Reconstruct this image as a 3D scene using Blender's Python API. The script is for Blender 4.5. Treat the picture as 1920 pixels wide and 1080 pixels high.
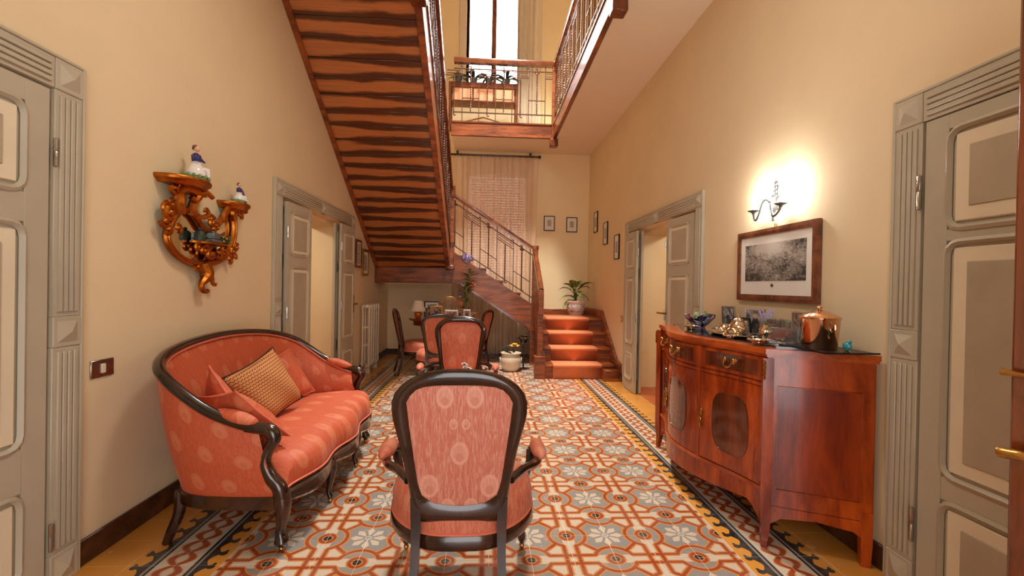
import bpy, bmesh, math, random
from mathutils import Vector, Matrix
PI = math.pi
for o in list(bpy.data.objects):
    bpy.data.objects.remove(o)
SC = bpy.context.scene
COL = SC.collection

# ------------------------------------------------------------------ camera
F_PX, YAW, PITCH, ROLL, CAM_H = 844.44, 0.0549, -0.0062, 0.0184, 1.2791
def make_camera():
    f = Vector((math.sin(YAW)*math.cos(PITCH), math.cos(YAW)*math.cos(PITCH), math.sin(PITCH)))
    r = Vector((math.cos(YAW), -math.sin(YAW), 0)); u = r.cross(f)
    r2 = math.cos(ROLL)*r + math.sin(ROLL)*u
    u2 = -math.sin(ROLL)*r + math.cos(ROLL)*u
    cam = bpy.data.cameras.new('camera'); cam.sensor_width = 36.0; cam.lens = 36.0*F_PX/1920.0
    cam.clip_start = 0.05
    o = bpy.data.objects.new('camera', cam); COL.objects.link(o)
    m = Matrix.Identity(4)
    for i, a in enumerate((r2, u2, -f)):
        for k in range(3): m[k][i] = a[k]
    m[2][3] = CAM_H
    o.matrix_world = m; SC.camera = o
make_camera()

# ------------------------------------------------------------------ world, lights, exposure
W = bpy.data.worlds.new('sky'); SC.world = W; W.use_nodes = True
W.node_tree.nodes['Background'].inputs[0].default_value = (0.95, 0.97, 1.0, 1)
W.node_tree.nodes['Background'].inputs[1].default_value = 3.0
SC.view_settings.view_transform = 'Standard'; SC.view_settings.look = 'None'
SC.view_settings.exposure = 0.12; SC.view_settings.gamma = 1.0
SC.view_settings.use_curve_mapping = False
SC.cycles.max_bounces = 8; SC.cycles.diffuse_bounces = 5; SC.cycles.glossy_bounces = 4
SC.cycles.transmission_bounces = 6; SC.cycles.caustics_reflective = False; SC.cycles.caustics_refractive = False
SC.cycles.sample_clamp_indirect = 6.0
def area(name, loc, rot, sx, sy, power, col):
    l = bpy.data.lights.new(name, 'AREA'); l.shape = 'RECTANGLE'; l.size = sx; l.size_y = sy
    l.energy = power; l.color = col
    o = bpy.data.objects.new(name, l); COL.objects.link(o); o.location = loc; o.rotation_euler = rot
    return o
def point(name, loc, power, col, r=0.03):
    l = bpy.data.lights.new(name, 'POINT'); l.energy = power; l.color = col; l.shadow_soft_size = r
    o = bpy.data.objects.new(name, l); COL.objects.link(o); o.location = loc
    return o
# daylight through the upper stair window, through the glazed entrance behind the camera; the rest are added, unseen fills
area('daylight_stair_window', (0.03, 8.32, 5.75), (math.radians(-90), 0, 0), 0.92, 2.0, 650, (1.0, 0.98, 0.95))
area('daylight_entrance', (0.05, -0.86, 1.35), (math.radians(90), 0, 0), 1.5, 2.3, 15, (1.0, 0.97, 0.92))
area('upper_front_fill', (0.0, -0.86, 5.4), (math.radians(90), 0, 0), 1.6, 1.6, 22, (1.0, 0.96, 0.90))  # added fill behind the camera, evens out the upper floor
area('stairwell_fill', (0.35, 5.7, 7.05), (0, 0, 0), 0.6, 0.6, 200, (1.0, 0.95, 0.86)).data.spread = math.radians(98)  # added fill above the frame to brighten the stairs, no fixture modelled
area('hall_fill', (0.0, 2.1, 3.66), (0, 0, 0), 0.5, 0.5, 26, (1.0, 0.95, 0.87))  # unseen fill for the near hall, added without a fixture
point('left_room_fill', (-3.0, 4.6, 2.3), 34, (1.0, 0.92, 0.78), 0.1)  # added point light, brightens the room through the left doorway
point('right_room_fill', (3.0, 4.6, 2.3), 30, (1.0, 0.92, 0.78), 0.1)  # same added fill for the right-hand room, no lamp modelled

# ------------------------------------------------------------------ mesh builder
def V(*a): return Vector(a)
class MB:
    def __init__(s, uvf=None):
        s.v = []; s.f = []; s.uv = {}; s.uvf = uvf; s.M = Matrix.Identity(4)
    def add(s, vs, fs, uvs=None):
        b = len(s.v)
        for i, p in enumerate(vs):
            p = Vector(p)
            if uvs is not None: s.uv[b+i] = uvs[i]
            s.v.append(s.M @ p)
        s.f += [tuple(b+i for i in q) for q in fs]
        return s
    def box(s, x0, x1, y0, y1, z0, z1, bev=0.0):
        if x1 < x0: x0, x1 = x1, x0
        if y1 < y0: y0, y1 = y1, y0
        if z1 < z0: z0, z1 = z1, z0
        if bev <= 0:
            return s.add([(x0,y0,z0),(x1,y0,z0),(x1,y1,z0),(x0,y1,z0),(x0,y0,z1),(x1,y0,z1),(x1,y1,z1),(x0,y1,z1)],
                [(0,3,2,1),(4,5,6,7),(0,1,5,4),(1,2,6,5),(2,3,7,6),(3,0,4,7)])
        b = min(bev, (x1-x0)*.45, (y1-y0)*.45, (z1-z0)*.45)
        vs = []; idx = {}
        for i, x in enumerate((x0, x1)):
            for j, y in enumerate((y0, y1)):
                for k, z in enumerate((z0, z1)):
                    sx, sy, sz = (1, -1)[i], (1, -1)[j], (1, -1)[k]
                    for a in range(3):
                        p = [x + sx*b, y + sy*b, z + sz*b]; p[a] = (x, y, z)[a]
                        idx[(i,j,k,a)] = len(vs); vs.append(p)
        fs = []
        for a in range(3):
            o1, o2 = [q for q in range(3) if q != a]
            for side in (0, 1):
                def key(p, q):
                    t = [0,0,0]; t[a] = side; t[o1] = p; t[o2] = q; return (t[0],t[1],t[2],a)
                fs.append((idx[key(0,0)], idx[key(1,0)], idx[key(1,1)], idx[key(0,1)]))
        for a in range(3):
            o1, o2 = [q for q in range(3) if q != a]
            for p in (0,1):
                for q in (0,1):
                    def key(e, ax):
                        t = [0,0,0]; t[a] = e; t[o1] = p; t[o2] = q; return (t[0],t[1],t[2],ax)
                    fs.append((idx[key(0,o1)], idx[key(1,o1)], idx[key(1,o2)], idx[key(0,o2)]))
        for i in (0,1):
            for j in (0,1):
                for k in (0,1): fs.append(tuple(idx[(i,j,k,a)] for a in range(3)))
        return s.add(vs, fs)
    def lathe(s, prof, n=24, c=(0,0,0), a0=0.0, a1=2*PI, sx=1.0, sy=1.0):
        c = Vector(c); full = abs(a1-a0-2*PI) < 1e-6; m = n if full else n+1
        vs = []; fs = []
        for (r, z) in prof:
            for i in range(m):
                a = a0 + (a1-a0)*i/n
                vs.append(c + V(r*math.cos(a)*sx, r*math.sin(a)*sy, z))
        for k in range(len(prof)-1):
            for i in range(n):
                j = (i+1) % m if full else i+1
                fs.append((k*m+i, k*m+j, (k+1)*m+j, (k+1)*m+i))
        return s.add(vs, fs)
    def tube(s, path, rad, n=8, closed=False, caps=True, flat=1.0, twist=0.0, hint=None):
        P = [Vector(p) for p in path]; m = len(P)
        if not isinstance(rad, (list, tuple)): rad = [rad]*m
        T = []
        for i in range(m):
            if closed: t = P[(i+1)%m]-P[i-1]
            else: t = P[min(i+1,m-1)]-P[max(i-1,0)]
            T.append(t.normalized() if t.length > 1e-9 else V(0,0,1))
        h = Vector(hint) if hint else (V(0,0,1) if abs(T[0].z) < .9 else V(1,0,0))
        N = (h - T[0]*h.dot(T[0])).normalized()
        vs = []; fs = []
        for i in range(m):
            if hint and (h - T[i]*h.dot(T[i])).length > .1: N = (h - T[i]*h.dot(T[i])).normalized()
            else:
                N = N - T[i]*N.dot(T[i]); N = N.normalized() if N.length > 1e-6 else V(1,0,0)
            B = T[i].cross(N)
            for k in range(n):
                a = 2*PI*k/n + twist*i + (PI/4 if n == 4 else 0)
                vs.append(P[i] + N*(math.cos(a)*rad[i]*flat) + B*(math.sin(a)*rad[i]))
        mm = m if closed else m-1
        for i in range(mm):
            j = (i+1) % m
            for k in range(n):
                l = (k+1) % n
                fs.append((i*n+k, i*n+l, j*n+l, j*n+k))
        if caps and not closed:
            fs.append(tuple(range(n))[::-1]); fs.append(tuple((m-1)*n+k for k in range(n)))
        return s.add(vs, fs)
    def sweep(s, path, prof, up, closed=False, caps=True):
        P = [Vector(p) for p in path]; m = len(P); n = len(prof); U = Vector(up).normalized()
        vs = []; fs = []
        for i in range(m):
            if closed: a, b = P[i]-P[i-1], P[(i+1)%m]-P[i]
            else: a, b = P[i]-P[max(i-1,0)], P[min(i+1,m-1)]-P[i]
            if a.length < 1e-9: a = b
            if b.length < 1e-9: b = a
            a, b = a.normalized(), b.normalized(); t = (a+b).normalized()
            S = t.cross(U).normalized(); k = 1/max(.35, math.sqrt(max(0,(1+a.dot(b))/2)))
            for (p, q) in prof: vs.append(P[i] + S*(p*k) + U*q)
        mm = m if closed else m-1
        for i in range(mm):
            j = (i+1) % m
            for k in range(n):
                l = (k+1) % n
                fs.append((i*n+k, i*n+l, j*n+l, j*n+k))
        if caps and not closed:
            fs.append(tuple(range(n))[::-1]); fs.append(tuple((m-1)*n+k for k in range(n)))
        return s.add(vs, fs)
    def prism(s, poly, fn, a, b):
        n = len(poly)
        vs = [fn(x, y, a) for x, y in poly] + [fn(x, y, b) for x, y in poly]
        fs = [tuple(range(n))[::-1], tuple(range(n, 2*n))] + [(i, (i+1)%n, n+(i+1)%n, n+i) for i in range(n)]
        return s.add(vs, fs)
    def grid(s, fn, nu, nv, cu=False, cv=False, uvfn=None):
        vs = []; uvs = []; fs = []
        mu = nu if cu else nu+1; mv = nv if cv else nv+1
        for i in range(mu):
            for j in range(mv):
                vs.append(fn(i/nu, j/nv)); uvs.append(uvfn(i/nu, j/nv) if uvfn else None)
        for i in range(nu):
            for j in range(nv):
                a, b = (i+1) % mu, (j+1) % mv
                fs.append((i*mv+j, a*mv+j, a*mv+b, i*mv+b))
        return s.add(vs, fs, uvs if uvfn else None)
    def ball(s, c, r, n=12, m=8):
        if not isinstance(r, (list, tuple)): r = (r, r, r)
        c = Vector(c); vs = [c+V(0,0,-r[2])]; fs = []
        for j in range(1, m):
            t = -PI/2 + PI*j/m
            for i in range(n):
                a = 2*PI*i/n; vs.append(c+V(r[0]*math.cos(t)*math.cos(a), r[1]*math.cos(t)*math.sin(a), r[2]*math.sin(t)))
        vs.append(c+V(0,0,r[2])); top = len(vs)-1
        for i in range(n):
            k = (i+1) % n
            fs.append((0, 1+k, 1+i)); fs.append((top, top-n+i, top-n+k))
            for j in range(m-2): fs.append((1+j*n+i, 1+j*n+k, 1+(j+1)*n+k, 1+(j+1)*n+i))
        return s.add(vs, fs)
    def mesh(s, name, mat, ang=40):
        me = bpy.data.meshes.new(name)
        me.from_pydata([tuple(p) for p in s.v], [], s.f); me.validate()
        bm = bmesh.new(); bm.from_mesh(me)
        bmesh.ops.recalc_face_normals(bm, faces=bm.faces); bm.to_mesh(me); bm.free()
        if s.uv or s.uvf:
            ul = me.uv_layers.new(name='UVMap')
            for lp in me.loops:
                k = lp.vertex_index
                ul.data[lp.index].uv = s.uv[k] if (k in s.uv and s.uv[k] is not None) else (s.uvf(s.v[k]) if s.uvf else (0,0))
        if mat: me.materials.append(mat)
        if ang is not None:
            me.polygons.foreach_set('use_smooth', [True]*len(me.polygons))
            me.set_sharp_from_angle(angle=math.radians(ang))
        return me
    def build(s, name, mat, parent=None, loc=(0,0,0), rot=(0,0,0), ang=40):
        return put(name, s.mesh(name, mat, ang), parent, loc, rot)
def put(name, me, parent=None, loc=(0,0,0), rot=(0,0,0)):
    o = bpy.data.objects.new(name, me); COL.objects.link(o)
    o.location = loc; o.rotation_euler = rot
    if parent: o.parent = parent
    return o
def thing(name, label, cat, loc=(0,0,0), rz=0.0, group=None):
    o = bpy.data.objects.new(name, None); COL.objects.link(o); o.empty_display_size = .1
    o.location = loc; o.rotation_euler = (0,0,rz)
    return tag(o, label, cat, group)
def tag(o, label, cat, group=None):
    o['label'] = label; o['category'] = cat
    if group: o['group'] = group
    return o
def struct(o, label=None, cat=None):
    o['kind'] = 'structure'
    if label: o['label'] = label
    if cat: o['category'] = cat
    return o
def sroot(name, label, cat, loc=(0,0,0)):
    return struct(thing(name, label, cat, loc))
def copy_thing(root, loc, rz, label, group=None):
    r = root.copy(); COL.objects.link(r); r.location = loc; r.rotation_euler = (0,0,rz); r['label'] = label
    if group: r['group'] = group
    for ch in list(root.children):
        c = ch.copy(); COL.objects.link(c); c.parent = r
        for g in list(ch.children):
            d = g.copy(); COL.objects.link(d); d.parent = c
    return r
def cr(pts, n=8, closed=False):
    P = [Vector(p) if len(p) == 3 else Vector((p[0], p[1], 0)) for p in pts]; m = len(P); out = []
    rng = m if closed else m-1
    for i in range(rng):
        if closed: a, b, c, d = P[i-1], P[i], P[(i+1)%m], P[(i+2)%m]
        else: a, b, c, d = P[max(i-1,0)], P[i], P[i+1], P[min(i+2,m-1)]
        for k in range(n):
            t = k/n
            out.append(.5*((2*b)+(c-a)*t+(2*a-5*b+4*c-d)*t*t+(3*b-a-3*c+d)*t**3))
    if not closed: out.append(P[-1])
    return out
def lerp(a, b, t): return a+(b-a)*t
def interp(tab, x):
    if x <= tab[0][0]: return tab[0][1]
    for (a, b), (c, d) in zip(tab, tab[1:]):
        if x <= c: return lerp(b, d, (x-a)/(c-a) if c > a else 0)
    return tab[-1][1]
def spiral(c, r0, turns, ax, ay, n=18, a0=0.0, r1=0.15, sgn=1):
    c = Vector(c); ax = Vector(ax); ay = Vector(ay); out = []
    for i in range(n+1):
        t = i/n; r = r0*lerp(1, r1, t); a = a0+sgn*2*PI*turns*t
        out.append(c+ax*(r*math.cos(a))+ay*(r*math.sin(a)))
    return out
# ------------------------------------------------------------------ node materials
def srgb(r, g, b):
    f = lambda c: (c/255/12.92 if c/255 <= .04045 else ((c/255+.055)/1.055)**2.4)
    return (f(r), f(g), f(b), 1.0)
class Gx:
    def __init__(s, name, rough=.5, metal=0.0, coat=0.0, spec=.5):
        s.m = bpy.data.materials.new(name); s.m.use_nodes = True; s.nt = s.m.node_tree
        s.b = s.nt.nodes['Principled BSDF']
        s.b.inputs['Roughness'].default_value = rough; s.b.inputs['Metallic'].default_value = metal
        s.b.inputs['Coat Weight'].default_value = coat; s.b.inputs['Coat Roughness'].default_value = .08
        s.b.inputs['Specular IOR Level'].default_value = spec
        s._tc = None
    def node(s, t): return s.nt.nodes.new(t)
    def link(s, a, b): s.nt.links.new(a, b)
    def tc(s, k='Object'):
        if s._tc is None: s._tc = s.node('ShaderNodeTexCoord')
        return s._tc.outputs[k]
    def mapping(s, vec, scale=(1,1,1), loc=(0,0,0), rot=(0,0,0)):
        n = s.node('ShaderNodeMapping'); s.link(vec, n.inputs[0])
        n.inputs['Scale'].default_value = scale; n.inputs['Location'].default_value = loc; n.inputs['Rotation'].default_value = rot
        return n.outputs[0]
    def noise(s, vec, scale=5, detail=3, rough=.5, dist=0.0):
        n = s.node('ShaderNodeTexNoise'); s.link(vec, n.inputs['Vector'])
        n.inputs['Scale'].default_value = scale; n.inputs['Detail'].default_value = detail
        n.inputs['Roughness'].default_value = rough; n.inputs['Distortion'].default_value = dist
        return n.outputs['Fac']
    def rng(s, x, a, b, c=0.0, d=1.0, smooth=False):
        n = s.node('ShaderNodeMapRange'); n.interpolation_type = 'SMOOTHSTEP' if smooth else 'LINEAR'
        s.put(n.inputs[0], x); s.put(n.inputs[1], a); s.put(n.inputs[2], b); s.put(n.inputs[3], c); s.put(n.inputs[4], d)
        return n.outputs[0]
    def put(s, inp, x):
        if isinstance(x, E): x = x.s
        if isinstance(x, (int, float)): inp.default_value = x
        elif isinstance(x, tuple): inp.default_value = x
        else: s.link(x, inp)
    def mix(s, f, a, b):
        n = s.node('ShaderNodeMix'); n.data_type = 'RGBA'
        s.put(n.inputs[0], f); s.put(n.inputs[6], a); s.put(n.inputs[7], b)
        return n.outputs[2]
    def sep(s, vec):
        n = s.node('ShaderNodeSeparateXYZ'); s.link(vec, n.inputs[0]); return [E(s, o) for o in n.outputs]
    def comb(s, x, y, z=0.0):
        n = s.node('ShaderNodeCombineXYZ')
        for i, q in enumerate((x, y, z)): s.put(n.inputs[i], q)
        return n.outputs[0]
    def color(s, c): s.put(s.b.inputs['Base Color'], c); return s
    def rough(s, r): s.put(s.b.inputs['Roughness'], r); return s
    def bump(s, h, strength=.2, dist=.01):
        n = s.node('ShaderNodeBump'); n.inputs['Strength'].default_value = strength; n.inputs['Distance'].default_value = dist
        s.put(n.inputs['Height'], h); s.link(n.outputs[0], s.b.inputs['Normal']); return s
class E:
    def __init__(s, g, sock): s.g = g; s.s = sock
    def op(s, o, b=None, c=None):
        n = s.g.node('ShaderNodeMath'); n.operation = o
        s.g.put(n.inputs[0], s)
        if b is not None: s.g.put(n.inputs[1], b)
        if c is not None: s.g.put(n.inputs[2], c)
        return E(s.g, n.outputs[0])
    def __add__(s, b): return s.op('ADD', b)
    __radd__ = __add__
    def __sub__(s, b): return s.op('SUBTRACT', b)
    def __rsub__(s, b): return s.op('MULTIPLY_ADD', -1.0, b)
    def __mul__(s, b): return s.op('MULTIPLY', b)
    __rmul__ = __mul__
    def __truediv__(s, b): return s.op('DIVIDE', b)
    def __lt__(s, b): return s.op('LESS_THAN', b)
    def __gt__(s, b): return s.op('GREATER_THAN', b)
    def abs(s): return s.op('ABSOLUTE')
    def sqrt(s): return s.op('SQRT')
    def sin(s): return s.op('SINE')
    def cos(s): return s.op('COSINE')
    def min(s, b): return s.op('MINIMUM', b)
    def max(s, b): return s.op('MAXIMUM', b)
    def wrap(s, p): return s.op('WRAP', p/2, -p/2)     # into [-p/2, p/2)
    def atan2(s, b): return s.op('ARCTAN2', b)
    def floor(s): return s.op('FLOOR')
def hyp(x, y): return (x*x+y*y).sqrt()

def plain(name, col, rough=.5, metal=0.0, coat=0.0, var=.08, scale=6.0, bump=0.0, spec=.5):
    g = Gx(name, rough, metal, coat, spec)
    n = g.noise(g.tc(), scale, 4, .6)
    d = tuple(c*(1-var) for c in col[:3])+(1,); l = tuple(min(1, c*(1+var)) for c in col[:3])+(1,)
    g.color(g.mix(g.rng(n, .3, .7), d, l))
    if bump: g.bump(n, bump, .01)
    return g.m
def wood(name, dark, light, grain=(2, 2, 26), rough=.3, coat=.3, contrast=(.35, .68), big=1.3):
    g = Gx(name, rough, 0, coat)
    v = g.mapping(g.tc(), grain)
    n1 = g.noise(v, 1.6, 5, .65, .6); n2 = g.noise(g.mapping(g.tc(), tuple(x*.35 for x in grain)), big, 3, .5, 1.5)
    f = E(g, n1)*.55+E(g, n2)*.45
    c = g.mix(g.rng(f, contrast[0], contrast[1], smooth=True), dark, light)
    g.color(c); g.bump(n1, .05, .004)
    return g.m
def fabric(name, base, light, dark, eye=(.17, .21), size=(.034, .05), streak=1.0, rough=.62, eyes=None):
    g = Gx(name, rough); g.b.inputs['Sheen Weight'].default_value = .06; g.b.inputs['Sheen Roughness'].default_value = .4
    u, v, _ = g.sep(g.tc('UV'))
    row = (v/eye[1]).floor(); sh = row.op('MODULO', 2.0).abs()*(eye[0]/2)
    du = (u+sh).wrap(eye[0]); dv = (v-eye[1]/2).wrap(eye[1])
    r = hyp(du/size[0], dv/(size[1])+du*du*60.0)
    dot = hyp(du/(size[0]*.42), (dv+size[1]*.35)/(size[1]*.34))
    if eyes:
        au = u.abs(); r = None
        for ex, ez, es in eyes:
            a, c_ = (au-ex)/(.034*es), (v-ez)/(.046*es)
            q = hyp(a, c_); q2 = hyp(a*2.4, (c_+.35)*2.6)
            r = q if r is None else r.min(q); dot = q2 if ex == eyes[0][0] else dot.min(q2)
    disk = g.rng(r, 1.05, .92); ring = (r-.8).abs()
    st = g.noise(g.comb(u*120.0, v*13.0, 0.0), 1.0, 4, .65, 1.6)
    fine = g.noise(g.comb(u*600.0, v*600.0, 0.0), 1.0, 1)
    c = g.mix(g.rng(st, .47, .58), base, tuple(lerp(a, b, .6*streak) for a, b in zip(base, light)))
    c = g.mix(g.rng(st, .35, .2), c, dark)
    c = g.mix(E(g, disk)*(.55 if eyes else .75), c, light)
    c = g.mix((ring < .07)*(-.0 if eyes else .35), c, base)
    if eyes: c = g.mix((ring < .12)*.35, c, tuple(min(1, q*1.1) for q in light[:3])+(1,))
    c = g.mix((dot < 1.0)*E(g, g.rng(fine, .35, .65, .15, .75)), c, base)
    g.color(c); g.bump(fine, .15, .002)
    return g.m
def metal(name, col, rough=.25, var=.15, scale=30, bump=.0):
    g = Gx(name, rough, 1.0); n = g.noise(g.tc(), scale, 3)
    g.color(g.mix(n, tuple(c*(1-var) for c in col[:3])+(1,), col)); g.rough(g.rng(n, .2, .8, rough*.7, rough*1.3))
    if bump: g.bump(n, bump, .004)
    return g.m
def glass(name, col=(1,1,1,1), rough=.0, ior=1.45):
    g = Gx(name, rough); g.b.inputs['Transmission Weight'].default_value = 1.0; g.b.inputs['IOR'].default_value = ior
    g.color(col); return g.m
def sheer(name, col, alpha):
    g = Gx(name, .8); n = g.noise(g.mapping(g.tc(), (8, 8, 1)), 1, 2)
    g.color(g.mix(n, tuple(c*.92 for c in col[:3])+(1,), col))
    tr = g.node('ShaderNodeBsdfTranslucent'); tr.inputs[0].default_value = col
    tp = g.node('ShaderNodeBsdfTransparent'); m1 = g.node('ShaderNodeMixShader'); m2 = g.node('ShaderNodeMixShader')
    m1.inputs[0].default_value = .35; m2.inputs[0].default_value = alpha
    g.link(g.b.outputs[0], m1.inputs[1]); g.link(tr.outputs[0], m1.inputs[2])
    g.link(tp.outputs[0], m2.inputs[1]); g.link(m1.outputs[0], m2.inputs[2])
    g.link(m2.outputs[0], g.nt.nodes['Material Output'].inputs[0]); return g.m

X0, Y0 = -0.5712, 2.2823        # centre of one floor flower: the tile lattice
def floor_material():
    g = Gx('encaustic_tiles', .2, 0, 0.15)
    geo = g.node('ShaderNodeNewGeometry'); px, py, _ = g.sep(geo.outputs['Position'])
    cream, red, orange = srgb(202,187,168), srgb(150,68,40), srgb(204,130,60)
    grey, black, ochre = srgb(138,137,134), srgb(30,32,34), srgb(216,146,52)
    x = ((px-X0)/.2).wrap(2.0); y = ((py-Y0)/.2).wrap(2.0)          # cell [-1,1], flower at 0
    ax, ay = x.abs(), y.abs()
    hi, lo = ax.max(ay), ax.min(ay)                                  # fold on the diagonal: nearest dot at (1,0)
    r = hyp(x, y); rd = hyp(1.0-hi, lo)
    # grey octagon round the flower
    octa = (hi < .74).op('MULTIPLY', (ax+ay) < 1.02)
    ringd = (rd-.47).abs()+((1.0-hi) < .12)*1.0                                           # big ring round each dot
    seg = (ax+ay-1.02).abs()*.7071                                   # diagonal ribbon between rings
    seg = seg + (hi > .68)*1.0
    par = ((1.0-hi)-.155).abs() + (lo < .42)*1.0                      # ribbon pair running between neighbouring dots
    par2 = ((1.0-lo)-.155).abs() + (hi < .60)*1.0
    small = (rd-.17).abs()
    d = ringd.min(seg).min(par).min(par2).min(small)
    inner = (rd < .47)
    c = g.mix(octa, cream, grey)
    band = inner.op('MULTIPLY', (1.0-hi) > .02)
    c = g.mix(band, c, grey)
    core = (rd < .47).op('MULTIPLY', ((1.0-hi) < .155))
    c = g.mix(core, c, cream)
    c = g.mix(d < .080, c, orange)
    c = g.mix(d < .042, c, red)
    c = g.mix(rd < .10, c, black)
    # flower with eight petals
    th = y.atan2(x); a = (th-PI/8*0).wrap(PI/4)
    al, ac = r*a.cos(), (r*a.sin()).abs()
    pet = ((ac - (al-.065)*.37).max(ac-.095) < 0.0).op('MULTIPLY', (al+ac*1.25) < .45).op('MULTIPLY', al > .125)
    c = g.mix(pet, c, cream)
    c = g.mix((r-.07).abs() < .018, c, cream)
    # borders left and right
    xr, xl = px-(X0+4.5*.4), (X0-1.5*.4)-px
    s = xr.max(xl)                                                   # distance outside the field
    t = (py-Y0).wrap(.1)
    sm = s.min(.4-s)                                                 # mirrored about the border's middle
    bd = g.mix(sm > .12, ochre, cream)
    t2 = (py-Y0+.014).wrap(.1); at = t2.abs()
    tooth = (at < .011).op('MULTIPLY', sm > .022)
    knob = (hyp(t2, (sm-.036)) < .017).max((hyp(t2-.02, sm-.03) < .008))
    swell = sm > (.083 - .045*g_exp(at))
    blk = tooth.max(knob).max(swell.op('MULTIPLY', sm < .096))
    bd = g.mix(blk.op('MULTIPLY', sm < .09), bd, black)
    bd = g.mix(((sm-.1025).abs() < .0185), bd, black)
    bd = g.mix(((sm-.1025).abs() < .006), bd, grey)
    tr = t.abs(); ss = (s-.2)
    q1 = hyp(ss*1.0, t*1.25)
    wav1 = (ss - .043*((py-Y0)*(2*PI/.2)).sin()).abs(); wav2 = (ss + .043*((py-Y0)*(2*PI/.2)).sin()).abs()
    gd = wav1.min(wav2)
    inb = sm > .135
    bd = g.mix(inb.op('MULTIPLY', gd < .021), bd, orange)
    bd = g.mix(inb.op('MULTIPLY', gd < .014), bd, red)
    c = g.mix(s > 0.0, c, bd)
    oc = g.mix(g.noise(g.comb(px, py, 0.0), 3.0, 3), srgb(204,130,42), srgb(226,160,66))
    c = g.mix(s > .4, c, oc)
    n = g.noise(geo.outputs['Position'], 9.0, 5, .6); n2 = g.noise(geo.outputs['Position'], 120.0, 2)
    c = g.mix(g.rng(n, .35, .75, 0.0, .2), c, srgb(190,168,146))
    c = g.mix(g.rng(n2, .55, .8, 0.0, .12), c, srgb(90,70,55))
    g.color(c); g.rough(g.rng(n, .3, .7, .12, .30)); g.bump(n, .04, .004)
    return g.m
def g_exp(at):  # soft bump around each tooth
    return (at*(-38.0)).op('EXPONENT')

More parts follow.
